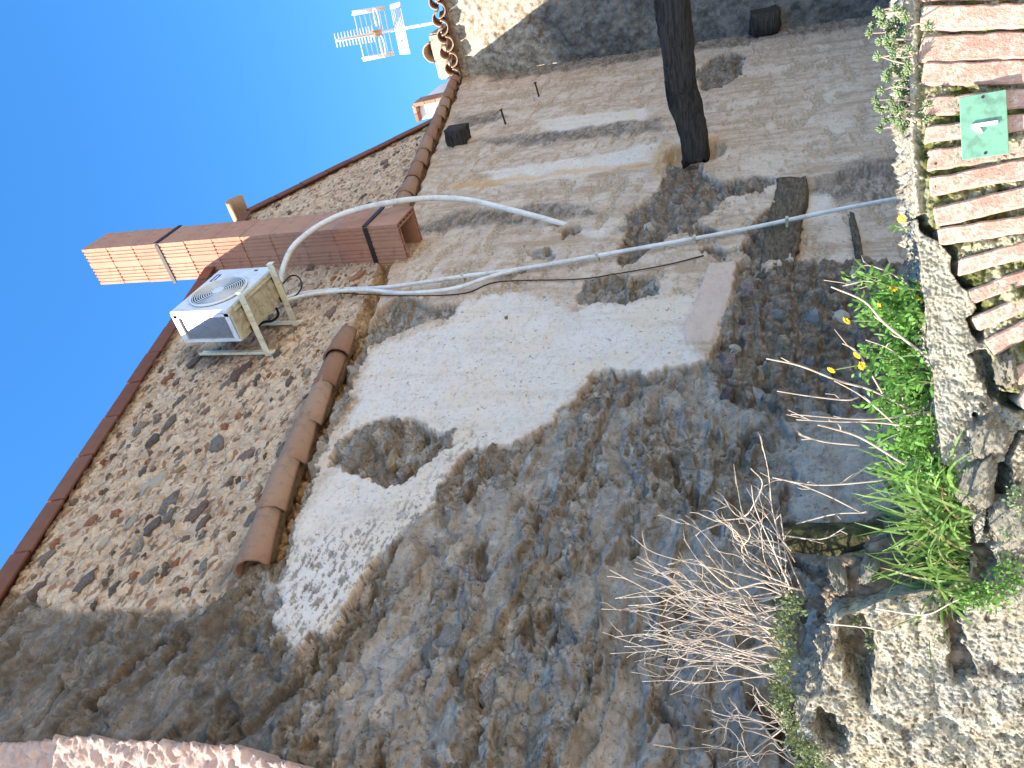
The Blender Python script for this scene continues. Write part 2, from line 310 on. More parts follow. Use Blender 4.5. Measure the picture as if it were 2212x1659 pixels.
M['leaf'] = leaf('fresh_leaf', (.19, .37, .07), (.09, .23, .035)); M['grass'] = leaf('grass_blade', (.27, .40, .10), (.10, .22, .045))
M['deadgrass'] = leaf('dead_grass_blade', (.52, .42, .22), (.33, .25, .12), .2); M['sedum'] = leaf('sedum_leaf', (.27, .33, .17), (.15, .21, .085), .15); M['petal'] = leaf('yellow_petal', (.80, .52, .02), (.70, .40, .015), .25)
M['olive'] = leaf('small_olive_leaf', (.17, .21, .08), (.09, .12, .04), .25)
M['twig'] = simple('dry_twig', (.56, .46, .36), (.36, .27, .20), 30, .8)
M['stem'] = simple('green_stem', (.22, .28, .10), (.15, .2, .07), 30, .7)
def mossy():
    t = NT('mossy_wood', .95, .1); n = t.noise(18, 7, .7); c = t.ramp(n, [(.3, (.02, .017, .012)), (.5, (.075, .065, .035)), (.7, (.15, .15, .06))]); return t.done(c, t.noise(50, 6, .7), 1.0, .02)
M['olivewood'] = mossy()
M['ground'] = simple('dusty_street', (.50, .43, .34), (.40, .34, .26), 3, .95)
# ================================================================== SETTING: ground
me = bpy.data.meshes.new('ground'); me.from_pydata([(-400, -400, GROUND), (400, -400, GROUND), (400, 400, GROUND), (-400, 400, GROUND)], [], [(0, 1, 2, 3)])
tag(link('ground', me, M['ground']), kind='structure')
# ================================================================== the tall party wall
TOPX = [-1, .7, 1.72, 4.57, 7.2, 9.95, 10.3, 11.75, 12.3]; TOPZ = [3.3, 3.9, 4.187, 5.19, 6.1, 4.76, 4.77, 5.13, 5.25]
TLX = [2.17, 2.54, 3.04, 3.54, 4.16, 5.08, 7.22, 8.07, 9.07, 10.27, 11.75, 12.3]; TLZ = [2.71, 2.83, 2.96, 3.08, 3.22, 3.42, 3.98, 4.19, 4.44, 4.74, 5.1, 5.24]
def ztop(p): return np.interp(p, TOPX, TOPZ)
def ztile(p): return np.interp(p, TLX, TLZ)
def wp(poly): return [(float(q[0]), float(q[2])) for q in (on_y(x, y) for x, y in poly)]
NC, NR = 860, 800
th = np.linspace(math.atan(.985/2.8), math.atan(12.3/2.8), NC); pc = 2.8*np.tan(th)
tt = np.concatenate([[0.0], np.linspace(.0, 1, NR-1)]); tt[0] = -1
Pg = np.repeat(pc[None], NR, 0); zb = -1.35
Zg = np.where(tt[:, None] < 0, GROUND-.2, zb+(ztop(pc)[None]-zb)*np.maximum(tt, 0)[:, None])
wx = fbm(Pg*2.2, Zg*3, 4, 40)*.16+fbm(Pg*11, Zg*13, 3, 41)*.045; wz = fbm(Pg*2.2, Zg*3, 4, 44)*.09+fbm(Pg*11, Zg*13, 3, 45)*.035
wr = fbm(Pg*24, Zg*34, 3, 47)*.05
def zone(polys, soft=.012, warp=1.0):
    m = np.zeros(Pg.shape)
    for po in polys:
        w = wp(po); xs = [a for a, b in w]; zs = [b for a, b in w]; box = (Pg > min(xs)-.5) & (Pg < max(xs)+.5) & (Zg > min(zs)-.5) & (Zg < max(zs)+.5)
        s = sdf(Pg[box]+wx[box]*warp, Zg[box]+wz[box]*warp, w)+wr[box]*warp*.6; m[box] = np.maximum(m[box], sstep(-soft, soft, s))
    return m
RUB = [(-60, 1296), (60, 1275), (110, 1318), (200, 1315), (330, 1320), (420, 1300), (480, 1285), (555, 1235), (600, 1110), (650, 985), (700, 870), (760, 740), (820, 620), (880, 430), (985, 180), (1000, 60), (850, 60), (300, 600), (-60, 1150)]
PLA = [(790, 755), (735, 900), (690, 1010), (640, 1160), (605, 1290), (588, 1388), (700, 1388), (745, 1300), (800, 1235), (880, 1140), (935, 1075), (978, 1010), (1020, 962), (1105, 968), (1170, 930), (1215, 885), (1245, 875), (1280, 808), (1400, 795), (1530, 797), (1545, 748), (1575, 640), (1592, 570), (1640, 560), (1655, 590), (1720, 552), (1850, 545), (1990, 560), (2150, 560), (2150, -60), (1400, -60), (1000, 60), (985, 180), (905, 400), (840, 560), (815, 640)]
HOLES = [[(720, 965), (770, 930), (850, 905), (920, 905), (975, 935), (982, 965), (930, 1000), (900, 1030), (800, 1050), (740, 1030), (715, 1000)],
         [(800, 700), (830, 660), (870, 645), (920, 650), (985, 665), (960, 690), (900, 700), (850, 730), (800, 745), (785, 740)],
         [(1250, 620), (1290, 600), (1330, 595), (1410, 600), (1420, 640), (1350, 655), (1280, 655), (1252, 645)], [(1135, 545), (1190, 535), (1200, 555), (1150, 565)]]
ROUGH = [[(1340, 530), (1360, 470), (1430, 400), (1450, 330), (1500, 350), (1550, 400), (1640, 380), (1690, 390), (1650, 410), (1560, 430), (1520, 470), (1480, 500), (1430, 520), (1380, 560), (1330, 570)],
         [(1620, 490), (1660, 450), (1690, 400), (1720, 385), (1725, 480), (1710, 550), (1640, 580), (1600, 545)], [(1480, 500), (1510, 485), (1560, 500), (1500, 520)], [(1500, 545), (1530, 535), (1600, 540), (1560, 565)],
         [(1505, 150), (1560, 118), (1612, 120), (1600, 160), (1560, 190), (1515, 195)], [(1210, 500), (1250, 490), (1260, 505), (1220, 515)]]
WHI = [[(790, 770), (830, 745), (960, 700), (1000, 650), (1100, 640), (1250, 662), (1420, 655), (1500, 640), (1480, 740), (1530, 800), (1400, 800), (1280, 815), (1215, 890), (1105, 975), (1020, 970), (930, 1090), (745, 1310), (690, 1400), (580, 1395), (645, 1160), (720, 1000), (765, 870)],
       [(1040, 372), (1250, 345), (1430, 310), (1420, 345), (1250, 385), (1090, 402)], [(1160, 262), (1400, 235), (1400, 258), (1190, 290)], [(1240, 500), (1330, 490), (1300, 520)], [(1730, 400), (1800, 390), (1800, 450), (1740, 450)]]
BRO = [[(1597, 620), (1655, 585), (1720, 550), (1990, 560), (2150, 560), (2150, 950), (1900, 960), (1720, 900), (1600, 880), (1530, 805), (1550, 745), (1585, 690)]]
SMO = [[(1730, 870), (1850, 880), (2000, 900), (2000, 1150), (1800, 1130), (1700, 1070), (1720, 950)], [(785, 1500), (762, 1450), (830, 1390), (900, 1350), (890, 1400), (830, 1470), (800, 1520)]]
SLAB = [[(1530, 575), (1590, 568), (1580, 630), (1535, 745), (1482, 742), (1478, 715), (1510, 640)]]
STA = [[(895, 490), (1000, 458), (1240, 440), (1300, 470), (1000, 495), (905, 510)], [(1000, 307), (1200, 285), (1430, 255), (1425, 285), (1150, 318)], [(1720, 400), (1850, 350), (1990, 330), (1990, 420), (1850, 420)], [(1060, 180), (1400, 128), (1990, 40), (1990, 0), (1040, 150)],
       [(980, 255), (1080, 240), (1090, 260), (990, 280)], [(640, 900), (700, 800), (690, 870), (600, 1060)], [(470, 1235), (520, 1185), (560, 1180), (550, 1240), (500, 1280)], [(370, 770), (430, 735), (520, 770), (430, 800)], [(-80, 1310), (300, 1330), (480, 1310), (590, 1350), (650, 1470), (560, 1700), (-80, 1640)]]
ORA = [[(960, 400), (1100, 385), (1250, 366), (1440, 348), (1440, 360), (1250, 378), (1100, 398), (980, 412)], [(1400, 330), (1450, 300), (1470, 320), (1420, 390)], [(1500, 300), (1560, 290), (1540, 350)], [(840, 575), (870, 570), (850, 610)]]
mR = zone([RUB], .01, .55); mP = zone([PLA], .008)*(1-mR)
spk = sstep(.03, .08, fbm(Pg*13, Zg*34, 5, 77, .6)-.05)                         # flaking near the edge of the plaster
edge = zone([[(588, 1388), (640, 1180), (760, 1150), (935, 1050), (1020, 940), (1060, 965), (935, 1100), (745, 1320), (690, 1400)]], .15)
mH = zone(HOLES, .008); mX = zone(ROUGH, .01)
mP = mP*(1-mH)*(1-mX); mP0 = mP.copy(); mP = mP*(1-spk*edge)
mG = np.clip(1-mP-mR, 0, 1); mB = np.maximum(zone(BRO, .05), mX*.75)*mG; mS = zone(SMO, .11, 1.0)*mG; mSl = zone(SLAB, .006, .25)
mW = zone(WHI, .06)*(1-.9*mSl); mP = np.maximum(mP, mSl); mP0 = np.maximum(mP0, mSl); mG = mG*(1-mSl); mB *= (1-mSl)
dt = ztile(Pg)-Zg                                                            # height below the row of tiles
eb = .10+.05*fbm(Pg*4, Zg*4, 3, 60)+.018*Pg*0
mE = sstep(-.06, -.02, dt)*sstep(eb+.015, eb-.015, dt)*sstep(2.1, 2.25, Pg+wx)
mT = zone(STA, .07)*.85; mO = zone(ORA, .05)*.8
# relief
big = fbm(Pg*1.4, Zg*2.4, 4, 3); lump = billow(Pg*2.5+wx*3, Zg*4.4+wz*3, 3, 9); lump2 = billow(Pg*6.5+big+wx*5, Zg*10.5+wz*5, 3, 21); lump3 = billow(Pg*15+lump, Zg*24+big, 2, 27); fine = fbm(Pg*30, Zg*42, 4, 31)
f1, f2 = worley(Pg*3.6+wx*4, Zg*5.6+wz*5, 3); cob = sstep(.02, .35, f2-f1)*(1-.5*f1)
g1, g2 = worley(Pg*9+wx*6, Zg*14+wz*7, 5); cob2 = sstep(.02, .4, g2-g1)*(1-.5*g1)
smear = sstep(-.02, .16, fbm(Pg*1.5+wx*2, Zg*2.4+wz*2, 4, 61)); micro = 1-.72*smear
cav = sstep(.25, .36, fbm(Pg*3.0+wx*2, Zg*6.5+wz*2, 4, 63))*(1-.6*smear)
tr = (fbm(Pg*.8+wx, Zg*1.7+wz, 4, 65)*3.2) % 1.0; ledge = np.minimum(tr, sstep(1.0, .9, tr))            # broken mortar edges, a hand's breadth deep
h_grey = -.055+.075*big+.045*lump+.07*ledge+micro*(.026*lump2+.014*lump3+.010*fine+.034*(cob-.5)+.012*(cob2-.5))-.085*cav
h_brown = -.05+.05*big+.055*(cob-.5)+.016*(cob2-.5)+.016*lump2+.010*lump3+.010*fine+.035*ledge-.05*cav
flk = sstep(.15, .19, fbm(Pg*1.6+wx, Zg*5.0+wz, 5, 81, .6))*(1-mW)*mP; flk = np.maximum(flk, sstep(.24, .28, fbm(Pg*4+wx, Zg*10, 5, 85, .6))*mP*(1-.6*mW)); flk *= (1-mSl)
h_pl = .014+.014*fbm(Pg*1.2, Zg*1.2, 3, 50)+.008*fbm(Pg*4, Zg*9, 4, 51)+.0035*fine-flk*(.010-.016*lump3+.006*cob2)-.012*sstep(.3, .42, fbm(Pg*16, Zg*38, 3, 55))
h_ru = .016*big+.020*lump2+.010*(cob2-.5)+.008*fine+.008*lump3+.012*lump
h_sm = -.012+.006*fbm(Pg*5, Zg*7, 4, 52)+.003*fine
h_ea = -.06+.05*(cob2-.5)+.04*lump2+.015*lump3+.014*fine
mG0 = np.clip(1-mP0-mR, 0, 1); hh = h_pl*mP0+h_ru*mR+h_grey*mG0-.005*(mP0-mP); hh = hh*(1-mB)+h_brown*mB; hh = hh*(1-mS*.85)+h_sm*mS*.85; hh = hh*(1-mE)+h_ea*mE; hh += mSl*.012
# the wall steps back beside the old timber low down on the right
rec = zone([[(1722, 390), (1860, 365), (2150, 330), (2150, 560), (1990, 560), (1850, 548), (1712, 556)]], .008, .35); hh -= .09*rec
# broken socket round the big timber and behind the small one
bx, bz = 7.74, .96; hh -= .16*sstep(.34, .2, np.hypot((Pg-bx)*.9, Zg-bz)+.25*wx)
Pw = np.stack([Pg, -hh, Zg], -1)
cap = np.stack([np.stack([pc, np.full(NC, k), ztop(pc)-.01], -1) for k in (.15, .35, .6)]); Pw = np.concatenate([Pw, cap])
def ext(a): return np.concatenate([a, np.repeat(a[-1:], 3, 0)])
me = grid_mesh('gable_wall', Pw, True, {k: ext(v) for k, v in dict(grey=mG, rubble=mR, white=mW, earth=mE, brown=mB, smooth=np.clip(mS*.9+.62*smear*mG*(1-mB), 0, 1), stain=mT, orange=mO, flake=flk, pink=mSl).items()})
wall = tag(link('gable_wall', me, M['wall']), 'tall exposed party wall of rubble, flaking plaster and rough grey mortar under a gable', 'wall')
def hwall(p, z):
    j = int(np.clip(np.searchsorted(pc, p), 0, NC-1)); i = int(np.clip(round((z-zb)/(ztop(pc[j])-zb)*(NR-2))+1, 1, NR-1)); return hh[i, j], i, j
# body and roof of the house behind the wall
m = MB(); ys = (.6, 7.5)
pr = [(1.0, GROUND), (12.3, GROUND), (12.3, 4.6), (9.95, 4.6), (7.2, 5.9), (1.0, 3.75)]
m.prism(pr, .62, 7.5, lambda x, y, h: (x, h, y)); m.build('house_body', M['facade'], wall)
m = MB(); m.prism([(.2, 3.72), (7.2, 6.16), (10.0, 4.80), (10.0, 4.86), (7.2, 6.23), (.2, 3.79)], .10, 7.5, lambda x, y, h: (x, h, y)); roof = m.build('roof', M['verge'], wall)
# verge slabs along both rakes
def verge(p0, z0, p1, z1, n, up=.0):
    L = math.hypot(p1-p0, z1-z0); a = math.atan2(z1-z0, p1-p0); R = Matrix.Rotation(-a, 3, 'Y'); sl = L/n
    for k in range(n):
        t = (k+.5)/n; c = (p0+(p1-p0)*t, .095+random.uniform(-.004, .004), z0+(z1-z0)*t+.02+up+random.uniform(-.004, .004)); mm = MB()
        mm.box((0, 0, 0), (sl-.008, .30, .05)); mm.box((0, -.142, -.036), (sl-.012, .022, .118)); o = link('verge_tile', bevel(mm.mesh('verge_tile'), .004), M['verge'], wall)
        o.matrix_local = Matrix.Translation(c) @ (R @ Matrix.Rotation(random.uniform(-.008, .008), 3, 'X')).to_4x4()
verge(.75, 3.9, 7.17, 6.085, 15); verge(7.23, 6.085, 10.02, 4.73, 8)
def barrel(length, r0, r1, arc=190, thick=.013, seg=14, wob=.004, lip=0):
    m = MB(); vs = []; a0 = -math.radians(arc)/2; rows = 5
    for s in (0, 1):
        for i in range(rows):
            t = i/(rows-1); r = (r0+(r1-r0)*t)-s*thick
            for j in range(seg+1):
                a = a0+math.radians(arc)*j/seg; rr = r+random.uniform(-wob, wob)*(1 if s == 0 else .3); vs.append((length*(t-.5)+random.uniform(-wob, wob)*(i in (0, rows-1)), rr*math.sin(a), rr*math.cos(a)))
    n = seg+1; o = rows*n; fs = []
    for i in range(rows-1):
        for j in range(seg):
            fs.append((i*n+j, i*n+j+1, (i+1)*n+j+1, (i+1)*n+j)); fs.append((o+i*n+j, o+(i+1)*n+j, o+(i+1)*n+j+1, o+i*n+j+1))
    for j in range(seg): fs.append((j, o+j, o+j+1, j+1)); e = (rows-1)*n; fs.append((e+j, e+j+1, o+e+j+1, o+e+j))
    for i in range(rows-1):
        fs.append((i*n, (i+1)*n, o+(i+1)*n, o+i*n)); fs.append((i*n+seg, o+i*n+seg, o+(i+1)*n+seg, (i+1)*n+seg))
    m.add(vs, fs); me = m.mesh('barrel'); me.polygons.foreach_set('use_smooth', np.full(len(me.polygons), True)); return me
TILES = [barrel(.46, .105, .085) for k in range(4)]
for me in TILES: me.materials.append(M['barrel'])
def frame(x, z, loc):                       # matrix with local x along x, local z along z (made orthogonal)
    x = Vector(x).normalized(); z = Vector(z); z = (z-x*z.dot(x)).normalized(); y = z.cross(x); m4 = Matrix.Identity(4)
    for i in range(3): m4[i][0], m4[i][1], m4[i][2], m4[i][3] = x[i], y[i], z[i], loc[i]
    return m4
# sunlit cover tiles on the roof edge above the verge slabs
for k in range(17):
    t = (k+.5)/17; x = .9+(7.1-.9)*t; z = 3.94+(6.085-3.9)*(x-.75)/(7.17-.75)
    o = link('roof_tile', random.choice(TILES), None, wall); o.matrix_local = frame((1, 0, .34), (0, 0, 1), (x, .14, z+.03)) @ Matrix.Rotation(.05, 4, 'Y')
ridge = link('ridge_tile', barrel(.5, .13, .12, 185), M['oldbarrel'], wall); ridge.matrix_local = frame((0, 1, 0), (0, 0, 1), (7.2, .05, 6.17))
# rubble stones bedded in the wall
def stone_mesh(seed, mat):
    r = random.Random(seed); n = 10; out = []; 
    for i in range(n):
        a = 2*math.pi*i/n; k = .5*(1+r.uniform(-.42, .26)); out.append((k*math.cos(a)*(1.0+.15*math.cos(a)), k*math.sin(a)))
    vs = [(x, y, -.9) for x, y in out]+[(x*.93, y*.93, .25+r.uniform(-.2, .2)) for x, y in out]+[(x*.6+r.uniform(-.06, .06), y*.6+r.uniform(-.06, .06), .8+r.uniform(-.35, .35)) for x, y in out]+[(r.uniform(-.1, .1), r.uniform(-.1, .1), 1+r.uniform(-.3, .2))]
    fs = [(i, (i+1) % n, n+(i+1) % n, n+i) for i in range(n)]+[(n+i, n+(i+1) % n, 2*n+(i+1) % n, 2*n+i) for i in range(n)]+[(2*n+i, 2*n+(i+1) % n, 3*n) for i in range(n)]
    m = MB(); m.add(vs, fs); me = m.mesh('stone'); me.materials.append(mat); return me
SM = [[stone_mesh(s*13+i, mt) for s in range(5)] for i, mt in enumerate(STONES)]
placed = []
def put_stone(p, z, L, T, kind, depth=.018, rot=0.0, sink=0.0, parent=wall):
    L *= 1.02; h = hwall(p, z)[0]; o = link('stone', random.choice(SM[kind]), None, parent)
    R = Matrix.Rotation(rot, 4, 'Z'); B = Matrix(((1, 0, 0, p), (0, 0, -1, -h+sink), (0, 1, 0, z), (0, 0, 0, 1)))
    o.matrix_local = B @ R @ Matrix.Diagonal((L, T, depth, 1)); placed.append((p, z, max(L, T)/2)); return o
for x, y, L, T, kind in ((520, 805, .42, .15, 2), (330, 1045, .34, .16, 5), (360, 1090, .30, .15, 0), (420, 1110, .26, .13, 2), (490, 830, .2, .1, 1), (515, 900, .13, .07, 3), (330, 960, .3, .09, 0), (470, 960, .3, .18, 1), (250, 1110, .14, .09, 3), (300, 1180, .24, .1, 1), (440, 1225, .22, .1, 1), (400, 1275, .07, .07, 3), (75, 1275, .16, .09, 2), (530, 985, .2, .15, 2), (385, 870, .3, .07, 0), (360, 920, .34, .09, 0), (300, 930, .3, .08, 1)):
    q = on_y(x, y); put_stone(q[0], q[2], L*.72, T*.72, kind, .028, random.uniform(-.2, .2))
RP = wp(RUB); tries = 0; cnt = 0
while cnt < 212 and tries < 12000:
    tries += 1; u = random.random(); p = 2.8*math.tan(math.atan(1.5/2.8)+u*(math.atan(10/2.8)-math.atan(1.5/2.8))); z = random.uniform(max(2.4, float(ztile(p)) if p > 2.17 else 2.75)+.06, float(ztop(p))-.06)
    _, i, j = hwall(p, z)
    if mR[i, j] < .9: continue
    sc = (.55+.09*p)
    L = random.choice((.06, .07, .09, .11, .14, .19))*sc*random.uniform(.8, 1.2); T = min(L*random.uniform(.28, .62), .085)
    if any((p-a)**2/1.0+((z-b)*1.6)**2 < (L/2+r)**2*.75 for a, b, r in placed): continue
    put_stone(p, z, L, T, random.choices(range(7), (6, 5, 4, 3, 2.2, 2.6, 1.6))[0], random.uniform(.012, .03), random.gauss(0, .16)); cnt += 1
# rounder rubble showing through the lower wall
BP = wp(BRO[0]); tries = 0; cnt = 0
while cnt < 44 and tries < 6000:
    tries += 1; x = random.uniform(1540, 2000); y = random.uniform(560, 960); q = on_y(x, y); p, z = float(q[0]), float(q[2]); _, i, j = hwall(p, z)
    if mB[i, j] < .6 or mS[i, j] > .3: continue
    L = random.uniform(.07, .24); T = L*random.uniform(.55, .9)
    if any((p-a)**2+(z-b)**2 < (L/2+r)**2*.8 for a, b, r in placed): continue
    put_stone(p, z, L, T, random.choices((1, 2, 4, 5, 6), (5, 1, 2, 2, 1))[0], random.uniform(.03, .06), random.gauss(0, .25), .01); cnt += 1
for x, y, L, T, k in ((1640, 790, .15, .12, 4), (1095, 690, .05, .04, 4), (845, 985, .16, .1, 4), (870, 1000, .1, .07, 4), (870, 655, .08, .07, 4), (835, 700, .09, .07, 4), (905, 680, .08, .06, 1), (975, 1380, .17, .13, 1), (1050, 1480, .22, .14, 1), (1000, 1430, .12, .1, 6), (1120, 1470, .16, .1, 4), (930, 1410, .12, .1, 1), (1160, 1220, .2, .1, 4), (1190, 1190, .14, .08, 1), (900, 1240, .1, .06, 4), (1040, 1190, .16, .07, 4), (665, 1410, .12, .08, 4), (720, 1430, .14, .09, 4), (700, 1470, .1, .09, 4), (1460, 430, .16, .1, 2), (1400, 490, .2, .12, 5), (1345, 500, .14, .1, 5), (1500, 400, .12, .07, 2), (1360, 620, .1, .07, 4), (1310, 625, .08, .06, 6)):
    q = on_y(x, y); put_stone(q[0], q[2], L*1.1, T, k, .035, random.uniform(-.3, .3), .018)
# ================================================================== rows of barrel tiles bedded in the wall
def tile_row(name, label, ps, kinds, gap=.02):
    root = empty(name, (ps[0], 0, float(ztile(ps[0])))); tag(root, label, 'roof tiles', 'tile rows on the party wall')
    for k in range(len(ps)-1):
        a, b = ps[k], ps[k+1]; za, zb_ = float(ztile(a)), float(ztile(b)); L = math.hypot(b-a, zb_-za)+.05
        me = barrel(L+.03, .106+random.uniform(-.008, .008), .08, 205, .016, 16, .004); me.materials.append(M[kinds[k % len(kinds)]]); o = link('tile', me, None, root)
        mw = frame((b-a, random.uniform(-.01, .01), zb_-za), (0, -1, .55+random.uniform(-.1, .1)), ((a+b)/2, -.012-random.uniform(0, .015), (za+zb_)/2+.012)) @ Matrix.Rotation(-.035, 4, 'Y')
        o.matrix_local = Matrix.Translation((-ps[0], 0, -float(ztile(ps[0])))) @ mw
    filler_line = [(x, .015+.01*math.sin(x*9), float(ztile(x))+.008*math.sin(x*14)) for x in np.linspace(ps[0]+.06, ps[-1]-.03, 40)]; m = MB(); m.tube(filler_line, [.066+random.uniform(-.012, .012) for k in filler_line], 9); b = m.build('sun_gap_filler', M['filler'], root, True); b.matrix_local = Matrix.Translation((-ps[0], 0, -float(ztile(ps[0]))))  # filler tube added behind the tiles to stop a slit of sun leaking through
    return root
tile_row('tile_row', 'row of orange barrel tiles bedded in the wall below the air conditioner', [2.15, 2.54, 2.95, 3.33, 3.75, 4.12, 4.4], ['barrel'])
tile_row('tile_row', 'row of orange barrel tiles running from the brick flue up to the antenna corner', [6.75, 7.22, 7.7, 8.15, 8.6, 9.05, 9.5, 9.98, 10.45, 10.9, 11.4, 11.85, 12.28], ['barrel'])
# ================================================================== neighbouring house at the far end
X2 = 12.3; nq, nz = 180, 330; qs = np.linspace(-.3, 3.4, nq); zs = np.linspace(-1.6, 5.16, nz); Q, Z = np.meshgrid(qs, zs)
h2 = .04*fbm(Q*2, Z*2, 4, 70)+.05*billow(Q*5, Z*6, 3, 71)+.018*fbm(Q*18, Z*22, 3, 73)
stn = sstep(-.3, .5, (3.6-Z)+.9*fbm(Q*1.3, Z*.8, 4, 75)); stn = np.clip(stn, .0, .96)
sl2 = sstep(.25, .05, np.abs(Z-2.8-.8*Q))*0
h2 = h2*(1-.6*sstep(2.2, 1.6, Z+.3*fbm(Q*3, Z*3, 3, 78)))
P2 = np.stack([X2-h2, -Q, Z], -1); me = grid_mesh('neighbour_house', P2[:, ::-1].copy(), True, dict(stain=stn[:, ::-1].copy()))
house2 = tag(link('neighbour_house', me, M['w2']), 'end house of bare rubble with a tiled eave, half in sun above the black timber', 'house')
m = MB(); m.box((X2+3.06, -1.7, 1.7), (5.9, 4.2, 6.6)); m.build('house_body', M['facade'], house2)
m = MB(); m.prism([(-.03, 5.13), (5, 7.0), (5, 7.1), (-.03, 5.19)], -.1, 3.6, lambda x, y, h: (X2+x, -h, y)); m.build('roof', M['barrel'], house2)
ET = [barrel(.55, .115, .10, 185, .016) for k in range(3)]
for me in ET: me.materials.append(M['oldbarrel'])
for k in range(13):
    q = -.02+.245*k
    o = link('eave_tile', random.choice(ET), None, house2); o.matrix_local = frame((1, 0, .36), (0, 0, 1), (X2+.05+random.uniform(-.03, .03), -q, 5.30+random.uniform(-.015, .015)))
    o = link('eave_tile', random.choice(ET), None, house2); o.matrix_local = frame((1, 0, .36), (0, .12, -1), (X2+.02+random.uniform(-.03, .03), -q-.122, 5.285+random.uniform(-.015, .015)))
def timber(name, a, b, w, h, mat, n=26, seed=1, taper=1.0, broken=.0, up=(0, 0, 1)):
    a = Vector(a); b = Vector(b); x = (b-a).normalized(); u = Vector(up); u = (u-x*u.dot(x)).normalized(); v = x.cross(u); k = 20; P = np.zeros((n+2, k+1, 3)); L = (b-a).length
    for i in range(n+2):
        t = min(max((i-1)/(n-1), 0), 1); f = 1+(taper-1)*t
        for j in range(k+1):
            an = 2*math.pi*j/k; c, s = math.cos(an), math.sin(an); e = .36
            px = math.copysign(abs(c)**e, c)*w/2*f; py = math.copysign(abs(s)**e, s)*h/2*f
            jj = j % k
            nn = float(perlin(np.array(t*L*2.2+seed*5), np.array(jj*.9+seed)))*.2+float(perlin(np.array(t*L*9+seed), np.array(jj*2.3)))*.13
            off = -broken*abs(float(perlin(np.array(jj*.8+seed), np.array(3.3))))*2.2 if t == 0 else 0
            sc = (1+nn) if 0 < i < n+1 else .02
            q = a+(u*float(perlin(np.array(t*L*.9+seed*3.3), np.array(.4)))+v*float(perlin(np.array(t*L*.9+seed*1.7), np.array(8.4))))*min(.09*L, .12)*min(t*4, 1)+x*(t*L-(off if i > 0 else broken*-.4))+u*py*sc+v*px*sc; P[i, j] = q
    return link(name, grid_mesh(name, P, True), mat)
bo = timber('wooden_beam', (7.74, .12, .95), (7.70, -2.4, 1.21), .24, .27, M['wood'], 46, 3, 1.08, .10); tag(bo, 'thick black weathered timber jutting from the wall, its end broken', 'beam')
s = timber('beam_stub', (8.93, .1, 4.0), (8.93, -.20, 4.0), .27, .26, M['wood'], 10, 5); tag(s, 'short sawn-off black beam end just under the tile row', 'beam stub', 'sawn-off beam ends')
s = timber('beam_stub', (X2+.1, -.20, .42), (X2-.28, -.20, .42), .30, .40, M['wood'], 10, 9); tag(s, 'blackened square beam end on the shaded end house, right of the long timber', 'beam stub', 'sawn-off beam ends')
def on_wall_board(name, pts, width, mat, label, seed, q=.0, thick=.07):
    a, b = [on_y(*k) for k in pts]; a = (a[0], -q, a[2]); b = (b[0], -q, b[2]); o = timber(name, a, b, thick, width, mat, 24, seed, .9, .03, (0, -1, 0) if False else (0, 0, 1)); return tag(o, label, 'timber')
on_wall_board('old_lintel', ((1708, 386), (1668, 592)), .27, M['woodb'], 'broad grey-brown lintel plank left in the plaster, crossed by the white pipe', 12, -.06, .17)
on_wall_board('thin_board', ((1862, 345), (1845, 540)), .06, M['woodb'], 'thin dark board end set in the low plaster beside the lintel plank', 14, -.10, .10)
# nails and a crack strip
for i, (x, y, lab) in enumerate(((1165, 210, 'upper-right rusty nail stuck in the tan plaster nearest the end house'), (1093, 270, 'rusty nail in the plaster beside the sawn-off beam end'))):
    q = on_y(x, y); m = MB(); m.tube([(q[0], .02, q[2]), (q[0]-.02, -.20, q[2]+.015)], .012, 6); m.tube([(q[0]-.02, -.20, q[2]+.015), (q[0]-.021, -.21, q[2]+.016)], .024, 8); tag(m.build('iron_nail', M['rust']), lab, 'nail', 'nails in the plaster')
